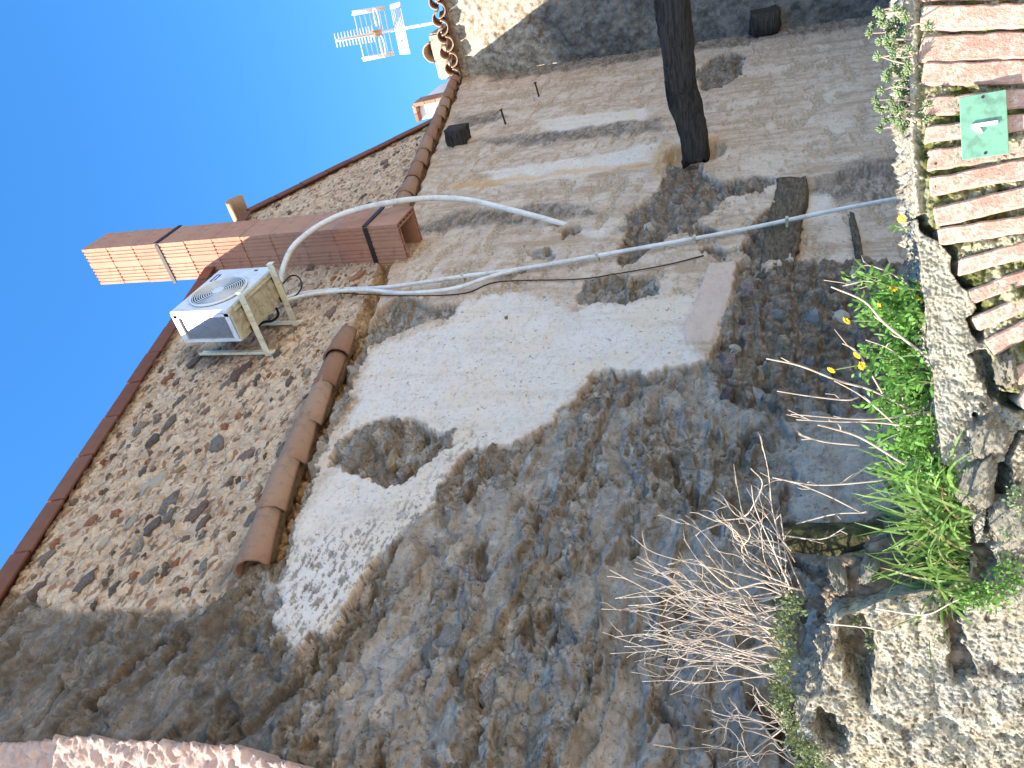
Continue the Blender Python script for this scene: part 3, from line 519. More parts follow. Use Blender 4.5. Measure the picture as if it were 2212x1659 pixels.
# ================================================================== flue of hollow clay blocks
def ring_profile(w, d, g=.008, ng=10):
    def side(n_g, L, flat):                 # profile along one side: (s, inset)
        if not n_g: return [(0, 0)]
        out = [(0, 0)]; st = L/(n_g+1)
        for k in range(n_g):
            if k in flat: continue
            c = st*(k+1); out += [(c-.010, 0), (c-.006, g), (c+.006, g), (c+.010, 0)]
        return out
    P = []
    for s, i in side(0, w, ()): P.append((-w/2+s, -d/2+i))             # front
    for s, i in side(ng, d, (5,)): P.append((w/2-i, -d/2+s))
    for s, i in side(0, w, ()): P.append((w/2-s, d/2-i))
    for s, i in side(ng, d, (5,)): P.append((-w/2+i, d/2-s))
    return P
def block_mesh(w, d, h):
    m = MB(); out = ring_profile(w, d); n = len(out); ti = .055
    top = [(x, y, h/2) for x, y in out]; bot = [(x, y, -h/2) for x, y in out]; m.add(bot+top, [(i, (i+1) % n, n+(i+1) % n, n+i) for i in range(n)])
    def rect(a, b): return [(-a, -b), (a, -b), (a, b), (-a, b)]
    a, b = w/2-.014, d/2-.014; a2, b2 = w/2-ti+.012, d/2-ti+.012; a3, b3 = w/2-ti, d/2-ti
    for A, B, z0, z1 in ((a, b, -h/2, h/2), (a2, b2, -h/2, h/2), (a3, b3, -h/2, h/2)):
        r = rect(A, B); m.add([(x, y, z0) for x, y in r]+[(x, y, z1) for x, y in r], [(i, (i+1) % 4, 4+(i+1) % 4, 4+i) for i in range(4)])
    for z in (-h/2, h/2):                                             # shell ends, inner ring ends, webs, dark cell floor
        for A, B, A2, B2, zz in ((w/2, d/2, a, b, z), (a2, b2, a3, b3, z), (a, b, a2, b2, z*.8)):
            r, r2 = rect(A, B), rect(A2, B2); m.add([(x, y, zz) for x, y in r]+[(x, y, zz) for x, y in r2], [(i, (i+1) % 4, 4+(i+1) % 4, 4+i) for i in range(4)])
        for k in range(5):
            x = -a+(2*a)*(k+.5)/5; y = -b+(2*b)*(k+.5)/5; hw = .004
            for s_ in (-1, 1): m.box((x, s_*(b+b2)/2, z*.93), (2*hw, b-b2, abs(z)*.14)); m.box((s_*(a+a2)/2, y, z*.93), (a-a2, 2*hw, abs(z)*.14))
    return m.mesh('block')
cw, cd, c0, c1, nb = .40, .42, 3.34, 7.12, 11; bh = (c1-c0)/nb; cx, cy = 5.93, -.145
flue = tag(empty('chimney', (cx, cy, c0)), 'square flue of stacked ribbed red clay blocks rising past the roof edge', 'chimney')
BM = block_mesh(cw, cd, bh-.008); BM.materials.append(M['block'])
for k in range(nb):
    o = link('block', BM, None, flue); o.location = (random.uniform(-.004, .004), random.uniform(-.003, .003), bh*(k+.5)); o.rotation_euler = (random.uniform(-.004, .004), random.uniform(-.004, .004), random.uniform(-.008, .008))
for k in range(1, nb):
    m = MB(); m.box((0, -cd/2+.006, bh*k), (cw-.012, .010, .014)); m.box((-cw/2+.012, 0, bh*k), (.010, cd-.014, .014)); m.box((cw/2-.012, 0, bh*k), (.010, cd-.014, .014)); m.build('mortar_joint', M['cement'], flue)
for z in (bh*8.02, bh*.95):
    m = MB(); 
    m.box((0, -cd/2-.008, z), (cw+.028, .008, .045)); m.box((-cw/2-.008, .02, z), (.008, cd+.02, .045)); m.box((cw/2+.008, .02, z), (.008, cd+.02, .045)); m.build('strap', M['strap'], flue)
# ================================================================== air conditioner on two wall brackets
a0, a1, q0, q1, z0, z1 = 4.06, 4.75, .22, .50, 3.98, 4.53
ac = tag(empty('air_conditioner', (a0, 0, z0-.07)), 'white outdoor air conditioner unit with round fan grille on two cream brackets', 'air conditioner')
AI = Matrix.Translation((-a0, 0, -(z0-.07)))
def acp(m, name, mat, par=ac, bv=0, smooth=False):
    me = m.mesh(name, smooth); 
    if bv: bevel(me, bv, 2)
    o = link(name, me, mat, par); o.matrix_local = AI if par is ac else Matrix.Identity(4); return o
xm, zm = (a0+a1)/2, (z0+z1)/2; fx, fz, fr = a0+.29, zm+.0, .225
m = MB(); m.box((xm, -(q1-.015), zm), (a1-a0, .03, z1-z0)); casing = acp(m, 'front_panel', M['metalwhite'], bv=.007)
m = MB(); m.box(((a0+a1)/2, -(q0+q1-.03)/2, z1-.008), (a1-a0-.004, q1-q0-.03, .016)); acp(m, 'top_panel', M['metalwhite'])
m = MB(); m.box((a1-.01, -(q0+q1-.03)/2, zm-.008), (.02, q1-q0-.032, z1-z0-.02)); acp(m, 'side_panel', M['metalwhite'])
m = MB(); m.box((a0+.06, -(q0+.012), zm-.008), (.11, .024, z1-z0-.02)); m.box((a0+.012, -(q1-.045), zm-.008), (.022, .028, z1-z0-.02)); m.box((a0+.012, -(q0+q1)/2, z0+.03), (.022, q1-q0-.05, .04)); m.box((a0+.012, -(q0+q1)/2, z1-.035), (.022, q1-q0-.05, .035)); acp(m, 'side_frame', M['metalwhite'])
m = MB()
for k in range(44): m.box((a0+.035, -(q0+.03+(q1-q0-.095)*k/43), zm), (.03, .0022, z1-z0-.10))
for k in range(12): m.box((a0+.03, -(q0+q1)/2+.01, z0+.07+k*.038), (.006, q1-q0-.085, .007))
acp(m, 'coil_fins', M['fins'])
m = MB(); m.box((xm+.03, -(q0+q1)/2, zm), (a1-a0-.14, q1-q0-.09, z1-z0-.04)); acp(m, 'inner_body', M['dark'])
# ribbed base pan seen from below
m = MB(); m.box((xm, -(q0+q1)/2, z0-.004), (a1-a0-.012, q1-q0-.008, .022))
for k in range(3): m.box((a0+.14+.21*k, -(q0+q1)/2-.05, z0-.019), (.13, .07, .014)); m.box((a0+.14+.21*k, -(q0+q1)/2+.06, z0-.019), (.11, .05, .014))
m.box((xm, -(q1-.035), z0-.02), (a1-a0-.08, .02, .016)); acp(m, 'base_pan', M['beige'], bv=.005)
m = MB(); m.tube([(fx, -q1-.001, fz), (fx, -q1-.006, fz)], fr+.004, 48); acp(m, 'fan_opening', M['dark'])
m = MB()
for k in range(1, 11):
    r = .045+(fr-.045)*k/10; pts = [(fx+r*math.cos(t), -q1-.012, fz+r*math.sin(t)) for t in np.linspace(0, 2*math.pi, 49)]; m.tube(pts, .0042 if k < 10 else .009, 5, False)
for k in range(8):
    t = 2*math.pi*k/8+.2; m.tube([(fx+.04*math.cos(t), -q1-.009, fz+.04*math.sin(t)), (fx+fr*math.cos(t), -q1-.009, fz+fr*math.sin(t))], .003, 4)
gr = acp(m, 'fan_grille', M['metalwhite'])
m = MB(); m.tube([(fx, -q1-.004, fz), (fx, -q1-.018, fz)], .05, 24); acp(m, 'hub', M['metalwhite'], gr)
m = MB(); pts = [(fx+(fr+.03)*math.cos(t), -q1+.001, fz+(fr+.03)*math.sin(t)) for t in np.linspace(0, 2*math.pi, 57)]; m.tube(pts, .005, 6, False); acp(m, 'ring_bead', M['metalwhite'])
m = MB(); lx, lz = a1-.155, z1-.075                                          # faded blue maker's mark: an open slanted band
m.box((lx, -q1-.0015, lz+.024), (.115, .003, .009)); m.box((lx, -q1-.0015, lz-.010), (.115, .003, .009))
for k, dx in enumerate((-.053, .053)): m.box((lx+dx, -q1-.0015, lz+.007), (.009, .003, .026))
acp(m, 'maker_mark', M['blueink'])
m = MB(); m.box((a1-.06, -q1-.001, z0+.14), (.02, .003, .03)); acp(m, 'badge', M['dark'])
for bp in (4.21, 4.65):
    b = acp(MB().box((bp, -.285, z0-.042), (.052, .57, .006)), 'bracket', M['bracket'])
    m = MB(); m.box((bp-.024, -.285, z0-.07), (.005, .57, .052)); m.box((bp, -.572, z0-.055), (.052, .005, .05)); m.build('arm_flange', M['bracket'], b)
    m = MB(); m.box((bp, -.022, z0+.24), (.06, .006, .72)); m.box((bp-.028, -.032, z0+.24), (.005, .022, .72)); m.build('wall_rail', M['bracket'], b)
    for q in (.255, .44): MB().box((bp, -q, z0-.03), (.05, .045, .02)).build('rubber_foot', M['dark'], b)
# ================================================================== pipes and cables
def pipe(name, pts, r, mat, label, cat='pipe', n=8, k=10, group=None):
    P = [on_y(x, y, -q) for x, y, q in pts]; m = MB(); m.tube(spline(P, n), r, k); return tag(m.build(name, M[mat], None, True), label, cat, group)
pipe('curved_pipe', [(606, 612, .20), (613, 575, .30), (636, 530, .40), (690, 487, .46), (760, 456, .47), (850, 436, .45), (930, 428, .38), (1010, 432, .30), (1090, 450, .2), (1160, 468, .10), (1236, 490, -.03)], .026, 'white_pvc', 'thick white pipe arching from the air conditioner across the red flue')
pipe('long_pipe', [(605, 650, .14), (650, 634, .06), (740, 625, .05), (850, 619, .07), (1000, 597, .06), (1130, 580, .05), (1400, 533, .06), (1600, 497, .05), (1800, 455, .06), (1985, 420, .06), (2100, 398, .06)], .0175, 'white_pvc', 'long straight white pipe running down the plaster to the street wall')
lp = bpy.data.objects['long_pipe']
for x, y in ((740, 625), (1000, 597), (1290, 552), (1500, 516), (1700, 476)):
    q = on_y(x, y, -.055); m = MB(); m.box((q[0], -.03, q[2]), (.05, .10, .022)); m.tube([(q[0], -.055, q[2]-.012), (q[0], -.055, q[2]+.012)], .0235, 10); link('pipe_clip', m.mesh('pipe_clip'), M['beige'], lp)
pipe('short_pipe', [(600, 656, .15), (660, 638, .10), (740, 628, .08), (800, 627, .10), (870, 633, .10), (950, 628, .08), (1000, 618, .08), (1040, 604, .08), (1080, 592, .07), (1120, 584, .04), (1155, 580, -.03)], .0165, 'white_pvc', 'short wavy white pipe crossing into the wall beside the long one')
pipe('power_cable', [(612, 612, .2), (628, 596, .18), (644, 598, .15), (652, 615, .12), (645, 632, .1), (628, 645, .1), (610, 652, .1)], .007, 'black', 'black cable looping out beside the right-hand bracket', 'cable')
pipe('drain_hose', [(562, 680, .26), (575, 668, .2), (594, 664, .16), (601, 680, .12), (588, 693, .1), (570, 696, .1), (556, 704, .08)], .011, 'black', 'black hoses hanging under the air conditioner between its brackets', 'hose')
pipe('thin_cable', [(690, 630, .03), (790, 636, .03), (890, 639, .02), (1000, 634, .02), (1060, 612, .02), (1120, 606, .02), (1250, 603, .02), (1340, 590, .03), (1440, 572, .03), (1520, 552, .02)], .005, 'rust', 'thin dark wire sagging down the plaster beside the white pipes', 'wire')
# ================================================================== roof-top things beyond the eave
def zoomed(X, Y): return ((1300+X/3.687)/1.8445, Y/3.687/1.8445)
XA = 12.75
ant = on_x(*zoomed(1000, 440), XA); bd = Vector((CAM[0]-ant[0], CAM[1]-ant[1], 0)).normalized(); sd = Vector((-bd.y, bd.x, 0)); A0 = Vector(ant); zz = Vector((0, 0, 1))
an = tag(empty('tv_antenna', (float(ant[0]), float(ant[1]), 5.25)), 'aluminium rooftop television antenna with grid reflectors on a thin mast', 'antenna'); AL = Matrix.Translation((-float(ant[0]), -float(ant[1]), -5.25))
def anp(m, name, mat): o = m.build(name, mat, an, True); o.matrix_local = AL; return o
anp(MB().tube([(ant[0], ant[1], 5.2), (ant[0], ant[1], ant[2]+.08)], .026, 8), 'mast', M['alu'])
anp(MB().tube([A0-bd*.12, A0+bd*1.95], .022, 6), 'boom', M['alu'])
for k, sg in enumerate((1, -1)):
    m = MB(); e = bd*.46+zz*(.43*sg); e0 = A0+bd*.06+zz*.03*sg; hw = .33
    for i in range(7): c = e0+e*((i+.6)/7.2); m.tube([c-sd*hw, c+sd*hw], .008, 5)
    for s_ in (-1, 1): m.tube([e0+e*.05+sd*hw*s_, e0+e*.97+sd*hw*s_], .012, 5); m.box(e0+e*.55+sd*hw*s_*1.0, (.02, .02, .02))
    m.tube([e0, e0+e*.97], .014, 5); anp(m, 'reflector', M['alu'])
    for s_ in (-1, 1):
        m = MB(); c = e0+e*.5+sd*(hw+.02)*s_; R = Matrix((tuple(e.normalized()), tuple(sd), tuple(e.normalized().cross(sd)))).transposed(); m.box(c, (e.length*.9, .07, .008), R); anp(m, 'edge_strip', M['alu'])
for i in range(13):
    c = A0+bd*(.72+.10*i)+zz*.03; L = .12-.002*i; anp(MB().tube([c-sd*L, c+sd*L], .009, 5), 'director', M['alu'])
for s_ in (-1, 1):
    c = A0+bd*.55+sd*.2*s_; m = MB(); m.tube([c+sd*.17*math.cos(t)*1+bd*.075*math.sin(t) for t in np.linspace(0, 2*math.pi, 21)], .012, 5, False); anp(m, 'dipole', M['alu'])
m = MB(); m.box(A0+bd*.62+zz*.03, (.22, .09, .10), Matrix((tuple(bd), tuple(sd), (0, 0, 1))).transposed()); anp(m, 'junction_box', M['orangeplastic'])
# masonry chimney top with overhanging cap
XC = 13.0; c1_ = on_x(*zoomed(1470, 510), XC); c2_ = on_x(*zoomed(1670, 1180), XC); c3_ = on_x(*zoomed(1400, 800), XC)
ya, yb = sorted((c1_[1], c2_[1])); zc = float(c1_[2])
mc = tag(empty('masonry_chimney', (XC+.4, (ya+yb)/2, 5.3)), 'squat masonry chimney with overhanging pale cap behind the tiled eave', 'chimney'); ML = Matrix.Translation((-(XC+.4), -(ya+yb)/2, -5.3))
me = bevel(MB().box((XC+.45, (ya+yb)/2, zc-.17), (.9, yb-ya, .30)).mesh('cap'), .03, 2); o = link('cap', me, M['w2'], mc); o.matrix_local = ML
o = MB().box((XC+.5, (ya+yb)/2, zc-.9), (.6, (yb-ya)*.72, 1.3)).build('shaft', M['facade'], mc); o.matrix_local = ML
o = link('cap_tile', barrel(.9, .17, .15, 180, .02), M['oldbarrel'], mc); o.matrix_local = ML @ frame((1, 0, 0), (0, 0, 1), (XC+.45, c3_[1], zc-.02))
# white parapet with terracotta edge, between the two roofs
def z6(X, Y): return ((1550+X/2.37)/1.8445, (300+Y/2.37)/1.8445)
XW = 12.0; pk = on_x(*z6(255, 262), XW); pe = on_x(*z6(640, 35), XW); pe[1] = max(pe[1], .16); pl_ = on_x(*z6(300, 420), XW)
wg = tag(empty('white_gable', (XW+.5, float(pk[1]), 4.2)), 'small sunlit white gable with terracotta edging above the tile row', 'gable'); WL = Matrix.Translation((-(XW+.5), -float(pk[1]), -4.2))
m = MB(); P = [(float(pk[1]), float(pk[2])-.06), (float(pe[1]), float(pe[2])-.06), (float(pe[1]), 4.2), (float(pk[1])+.2, 4.2), (float(pl_[1]), float(pl_[2]))]
m.prism(P, XW, XW+1.0, lambda x, y, h: (h, x, y)); o = m.build('wall', M['whitewash'], wg); o.matrix_local = WL
def edge_tile(a, b, n):
    a = Vector((XW, float(a[1]), float(a[2]))); b = Vector((XW, float(b[1]), float(b[2]))); L = (b-a).length/n
    for k in range(n):
        c = a+(b-a)*((k+.5)/n); me = bevel(MB().box((0, 0, 0), (L-.006, .34, .06)).mesh('verge_tile'), .005); o = link('verge_tile', me, M['barrel'], wg); o.matrix_local = WL @ frame(b-a, (0, 0, 1) if abs((b-a).normalized().z) < .8 else (0, 1, 0), c+Vector((.05, 0, 0)))
edge_tile(pk, pe, 4); edge_tile(pl_, pk, 2)
# ================================================================== street corner of the tall house, raked by the sun
P0 = np.array([1.0, -.03, 0.0]); nu, nv = 150, 420; vs_ = np.concatenate([[GROUND], np.linspace(1.2, 3.82, nv-1)]); us = np.linspace(-1.6, 0, nu)
def on_f(x, y):
    r = ray(x, y); q = CAM+r*(((P0-CAM)@N3)/(r@N3)); return q[2], (q-P0)@U3
EF = np.array(sorted(on_f(*k) for k in ((-60, 1606), (0, 1602), (100, 1592), (180, 1583), (260, 1596), (340, 1590), (420, 1604), (520, 1600), (560, 1628), (640, 1640), (760, 1668), (900, 1680))))
ue = np.interp(vs_, EF[:, 0], EF[:, 1])*sstep(1.45, 1.75, vs_)-.04*sstep(1.6, 1.3, vs_)+.012*fbm(vs_*12, vs_*0, 4, 90)+.03*billow(vs_*30, vs_*0, 3, 91)
Uf = us[None]+(ue*1.0)[:, None]*np.linspace(0, 1, nu)[None]**3; Vf = np.repeat(vs_[:, None], nu, 1)
hf = .02*fbm(Uf*6, Vf*6, 4, 92)+.03*billow(Uf*14, Vf*14, 3, 93)+.01*fbm(Uf*50, Vf*50, 3, 94)
Pf = P0+U3*Uf[..., None]+N3*(hf+.02)[..., None]; Pf[..., 2] = Vf
back = Pf[:, -1:].copy(); back = np.concatenate([back+np.array([.04, .10, 0])*k for k in (.4, 1, 2)], 1); Pf = np.concatenate([Pf, back], 1)
tag(link('corner_facade', grid_mesh('corner_facade', Pf, True), M['facade']), 'sunlit rough pinkish corner render of the tall house at the picture edge', 'wall')
# ================================================================== ruined street wall with brick arch
TP = [(-90, 1944), (0, 1950), (150, 1962), (300, 1968), (380, 1975), (600, 1990), (760, 2008), (1000, 2035), (1012, 2062), (1090, 2095), (1180, 2115), (1240, 2095), (1270, 2050), (1284, 1975), (1298, 1912), (1318, 1868), (1334, 1812), (1362, 1796), (1400, 1802), (1440, 1782), (1490, 1778), (1512, 1748), (1545, 1736), (1575, 1722), (1610, 1726), (1640, 1752), (1680, 1768), (1740, 1750)]
tuv = np.array(sorted(uv3(x, y) for y, x in TP)); 
def vtop(u): return np.interp(u, tuv[:, 0], tuv[:, 1])
un = np.linspace(tuv[0, 0], tuv[-1, 0]+.2, 900); rows = 300
vb = -1.05; tv = np.concatenate([[-1], np.linspace(0, 1, rows-1)])
topn = vtop(un)+.006*fbm(un*30, un*0, 3, 101); Ug = np.repeat(un[None], rows, 0)
Vg = np.where(tv[:, None] < 0, GROUND, vb+(topn[None]-vb)*np.maximum(tv, 0)[:, None])
w3x = fbm(Ug*9, Vg*9, 4, 110)*.012+fbm(Ug*40, Vg*40, 3, 111)*.006; w3y = fbm(Ug*9, Vg*9, 4, 113)*.012+fbm(Ug*40, Vg*40, 3, 114)*.006
def zone3(polys, soft=.006, warp=1.0):
    m = np.zeros(Ug.shape)
    for po in polys: m = np.maximum(m, sstep(-soft, soft, sdf(Ug+w3x*warp, Vg+w3y*warp, [uv3(*k) for k in po])))
    return m
def line3(pts, w):
    P = [uv3(*k) for k in pts]; d = np.full(Ug.shape, 9.0)
    for (ax, ay), (bx_, by_) in zip(P[:-1], P[1:]):
        ex, ey = bx_-ax, by_-ay; t = np.clip(((Ug+w3x-ax)*ex+(Vg+w3y-ay)*ey)/(ex*ex+ey*ey), 0, 1); d = np.minimum(d, np.hypot(Ug+w3x-ax-ex*t, Vg+w3y-ay-ey*t))
    return sstep(w, w*.45, d)
moss = zone3([[(1987, -90), (1980, 300), (1990, 420), (1996, 489), (2060, 544), (2105, 640), (2125, 700), (2150, 800), (2180, 870), (2300, 1000), (2400, 1000), (2400, -90)]], .012)
strip = zone3([[(1900, -90), (1990, -90), (1982, 300), (1992, 440), (2040, 530), (2065, 600), (2100, 680), (2095, 780), (2070, 900), (2090, 1010), (2060, 1060), (1950, 1060), (1900, 600)]], .012)*(1-moss)
crack = line3([(1990, 470), (1996, 489), (2024, 512), (2062, 544), (2066, 586), (2100, 627), (2122, 660)], .012)
blob = zone3([[(2095, 690), (2128, 665), (2132, 700), (2118, 740), (2100, 720)], [(2095, 770), (2130, 760), (2150, 800), (2170, 835), (2120, 820)], [(2150, 845), (2212, 850), (2205, 885), (2165, 880)], [(2130, 820), (2160, 830), (2150, 865), (2135, 850)]], .008, 1.6)
holes = zone3([[(1812, 1345), (1868, 1338), (1890, 1375), (1884, 1440), (1872, 1520), (1846, 1478), (1818, 1415)], [(1756, 1562), (1776, 1535), (1800, 1552), (1824, 1598), (1806, 1614), (1776, 1594)], [(2045, 1316), (2074, 1300), (2076, 1400), (2104, 1440), (2112, 1458), (2066, 1470), (2058, 1440), (2066, 1400)], [(2140, 1010), (2175, 1000), (2180, 1100), (2150, 1090)], [(2100, 1190), (2135, 1170), (2150, 1230), (2120, 1260)]], .016, 2.6)
cr2 = line3([(2130, 1150), (2150, 1060), (2140, 1000), (2110, 960), (2105, 900)], .008)+line3([(2170, 1010), (2200, 940), (2230, 930)], .008)
gap = np.clip(crack+blob+holes+.8*cr2, 0, 1)
k1, k2 = worley(Ug*6+w3x*8, Vg*6+w3y*8, 8); lumpy = (1-moss)*(1-strip)
h3 = .014*fbm(Ug*7, Vg*7, 4, 120)+.011*billow(Ug*8+w3x*30, Vg*11, 3, 121)*(1-.6*strip)+.004*fbm(Ug*80, Vg*80, 3, 123)+.003*billow(Ug*40, Vg*52, 2, 125)*(1-.4*strip)-.009*sstep(.28, .36, fbm(Ug*26, Vg*34, 4, 126))*(1-.7*strip)
h3 += .005*fbm(Ug*130, Vg*130, 2, 129)+lumpy*(.018*sstep(0, .3, k2-k1)*(1-k1)-.01)+.02*fbm(Ug*2.5, Vg*2.5, 3, 127)*lumpy+.006*strip+moss*(-.006+.022*fbm(Ug*26, Vg*26, 3, 140)+.008*fbm(Ug*70, Vg*70, 2, 141))
h3 -= np.clip(crack+blob+.8*cr2, 0, 1)*.10+holes*.13
P3 = O3+U3*Ug[..., None]+N3*h3[..., None]; P3[..., 2] = Vg
tops = []
for k, off in enumerate(np.linspace(.02, .42, 26)):
    t_ = O3+U3*un[:, None]+N3*(h3[-1]*(1-off)-off)[:, None]; t_[:, 2] = topn+.05*fbm(un*9, un*0+off*9, 4, 130)*min(1, off*10)+.02*billow(un*30, un*0+off*30, 2, 131)*min(1, off*10)-.1*off**2; tops.append(t_)
bk = tops[-1].copy(); bk[:, 2] = GROUND; P3 = np.concatenate([P3, np.stack(tops), bk[None]]); pad = lambda a: np.concatenate([a, np.repeat(a[-1:]*0, 27, 0)])
ruin = tag(link('ruined_wall', grid_mesh('ruined_wall', P3, True, dict(moss=pad(moss), strip=pad(strip), hole=pad(np.clip(gap*1.2-.2, 0, 1)*0))), M['street']), 'sunlit ruined street wall of mortared stone with a brick arch, plants along its top', 'wall')
def brick_mesh(seed, L, T, D_=.1):
    r = random.Random(seed); me = MB().box((0, 0, 0), (L, T, D_)).mesh('brick'); bm = bmesh.new(); bm.from_mesh(me)
    bmesh.ops.subdivide_edges(bm, edges=[e for e in bm.edges if abs(e.verts[0].co.x-e.verts[1].co.x) > L*.5], cuts=16)
    for v in bm.verts: v.co.y += r.gauss(0, T*.03); v.co.z += r.gauss(0, .002); v.co.x += r.gauss(0, .004)
    bmesh.ops.bevel(bm, geom=bm.edges[:], offset=.005, segments=1, affect='EDGES'); bm.to_mesh(me); bm.free(); me.materials.append(M['brick']); return me
def z4(X, Y): return ((3480+X/1.185)/1.8445, Y/1.185/1.8445)
for i, (X, Y, Yr, T) in enumerate(((225, -55, -68, 80), (225, 88, 75, 80), (225, 232, 217, 90), (232, 352, 342, 76), (240, 508, 465, 68), (250, 637, 577, 58), (250, 762, 690, 74), (265, 882, 800, 66), (285, 1025, 930, 72), (305, 1120, 1060, 62), (400, 1265, 1180, 58), (450, 1405, 1310, 54), (480, 1530, 1435, 56), (545, 1645, 1560, 66), (660, 1790, 1760, 60), (700, 1930, 1915, 60))):
    a = np.array(uv3(*z4(X, Y))); b = np.array(uv3(*z4(711, Yr))); d_ = (b-a)/np.hypot(*(b-a)); L = .47; T2 = T/1.185/1.8445/678; c = a+d_*L/2
    o = link('brick', brick_mesh(i, L, T2*1.14), None, ruin); o.matrix_local = frame(tuple(U3*d_[0]+np.array([0, 0, d_[1]])), tuple(N3), W3(c[0], c[1], -.042+random.uniform(-.006, .004)))
for i, (x, y, L, T, dp) in enumerate(((2130, 943, .12, .085, .045), (2112, 1040, .14, .09, .045), (2195, 1125, .16, .12, .04), (2170, 800, .09, .05, .05), (1815, 1275, .10, .045, .07), (1885, 1262, .09, .05, .05)  )):
    u, v = uv3(x, y); r = random.Random(i+50); me = bpy.data.meshes.new('stone'); bm = bmesh.new(); bmesh.ops.create_icosphere(bm, subdivisions=5, radius=.5)
    C_ = np.array([tuple(vv.co) for vv in bm.verts]); a_, b_ = C_[:, 0]+C_[:, 2]*.7+i*3.1, C_[:, 1]-C_[:, 2]*.5
    n_ = .5*fbm(a_*2.6, b_*2.6, 3, 200)+.16*billow(a_*9, b_*9, 3, 210)+.05*fbm(a_*26, b_*26, 2, 215); C_ = np.sign(C_)*(np.abs(C_)*2)**.8/2*(1+n_)[:, None]
    for vv, c_ in zip(bm.verts, C_): vv.co = tuple(c_)
    bm.to_mesh(me); bm.free(); me.materials.append(M['street']); me.polygons.foreach_set('use_smooth', np.full(len(me.polygons), True)); o = link('stone', me, None, ruin)
    o.matrix_local = frame(tuple(U3), tuple(N3), W3(u, v, 0 if x > 1900 else -.12)) @ Matrix.Rotation(r.uniform(-.4, .4), 4, 'Z') @ Matrix.Diagonal((L, T, dp*2, 1))
# house number plate
cs = [W3(*uv3(x/1.8445, y/1.8445), 0) for x, y in ((3811, 401), (3996, 369), (4007, 622), (3824, 646))]; cc = sum(cs)/4; ex = ((cs[0]-cs[3])+(cs[1]-cs[2]))/2; ey = ((cs[0]-cs[1])+(cs[3]-cs[2]))/2; pw, ph = np.linalg.norm(ex), np.linalg.norm(ey)
pl = tag(empty('number_plate', tuple(cc+N3*.035)), 'green enamel house number plate with a raised white figure 1', 'house number'); pl.matrix_world = frame(tuple(ex), tuple(N3), tuple(cc+N3*.034)); 
link('plate', bevel(MB().box((0, 0, 0), (pw, ph, .006)).mesh('plate'), .0015), M['plate'], pl)
H1 = ph*.56; m = MB(); m.prism([(-.003, -H1/2), (.006, -H1/2), (.006, H1/2), (-.002, H1/2), (-.020, H1/2-.016), (-.020, H1/2-.026), (-.003, H1/2-.018)], .003, .010, lambda x, y, h: (x, y, h)); m.build('numeral', M['white'], pl)
for s_ in (-1, 1): MB().tube([(s_*pw*.44, 0, .003), (s_*pw*.44, 0, .0042)], .004, 12).build('screw_hole', M['dark'], pl)
# ================================================================== plants on top of the street wall
def top3(y, off=-.1):                       # point on the top of the wall under photo row y
    x = np.interp(y, [a for a, b in TP], [b for a, b in TP]); u, v = uv3(x, y); return Vector(W3(u, float(vtop(u))-.012, off))
def pt3(x, y, off): return Vector(on_3(x, y, off))
VN = Vector(tuple(N3)); VU = Vector(tuple(U3))
def rv(s=1): return Vector((random.gauss(0, s), random.gauss(0, s), random.gauss(0, s)))
def leaf_at(m, p, d, L, W, curl=.3, nrm=None):
    d = d.normalized(); s_ = d.cross(nrm or (VN+rv(.5))).normalized(); up = s_.cross(d)
    pts = [p, p+d*L*.35+up*L*.06*curl, p+d*L*.72, p+d*L-up*L*.25*curl]; m.ribbon(pts, [W*.12, W*.5, W*.42, W*.03], s_)
def strands(base, n, Lr, spread, lean, w, m, seg=6, droop=.5):
    for i in range(n):
        p = base+VU*random.gauss(0, spread)+VN*random.gauss(0, spread*.7); d = (Vector((0, 0, 1))+VU*(lean+random.gauss(0, .45))+VN*random.gauss(.12, .4)).normalized(); L = random.uniform(*Lr); P = []; q = p.copy(); g = random.uniform(.2, 1)*droop
        for k in range(seg): P.append(q.copy()); q = q+d*(L/(seg-1)); d = (d+Vector((0, 0, -1))*g*.22+VU*random.gauss(0, .06)).normalized()
        ww = w*random.uniform(.7, 1.2); s_ = (P[-1]-P[0]).cross(VN+rv(.4)).normalized(); m.ribbon(P, [ww*.6]+[ww*(1-.75*(k/(seg-1))**2) for k in range(1, seg-1)]+[ww*.08], s_)
for i, (y, off, n, lab) in enumerate(((1105, -.06, 70, 'upright bright grass tuft on the ruined wall next to the flowering plants'), (1165, -.10, 95, 'thick bright grass tuft in the middle of the grassy ledge'), (1225, -.06, 85, 'drooping bright grass tuft hanging over the gap in the ruined wall'))):
    b = top3(y, off); b = pt3(2085, y, off); m = MB(); strands(b, int(n*1.35), (.10, .33), .065, .25 if i < 2 else -.05, .0048, m, 8, 1.25); o = m.build('grass_tuft', M['grass'], None, True); tag(o, lab, 'grass', 'grass tufts on the ruined wall')
    m = MB(); strands(b, 14, (.08, .24), .06, .15, .0036, m, 8, 1.4); d_ = m.build('dead_blades', M['deadgrass'], o, True); tag(d_, 'straw-coloured dead blades', None, None, 'stuff')
FL = {0: [(1930, 621), (1978, 643)], 1: [(1898, 663), (1828, 693)], 2: [(1850, 768), (1795, 800), (1861, 790)], 3: [], 4: [], 5: [], 6: [(1948, 473)]}
FP = ((640, 620, 690), (720, 690, 770), (800, 760, 850), (880, 840, 930), (960, 920, 1010), (1030, 990, 1080), (490, 486, 496))
FLAB = ('leafy plant with two yellow flowers nearest the brick arch', 'leafy plant bearing the two tall yellow flowers over the wall', 'leafy plant with three small yellow flower heads beside the pale stalk', 'flowerless green leafy plant in the middle of the wall top', 'flowerless green leafy plant behind the long pale dry stalks', 'low green leafy plant beside the grass tufts', 'single yellow flower on a thin stem above the cracked plaster')
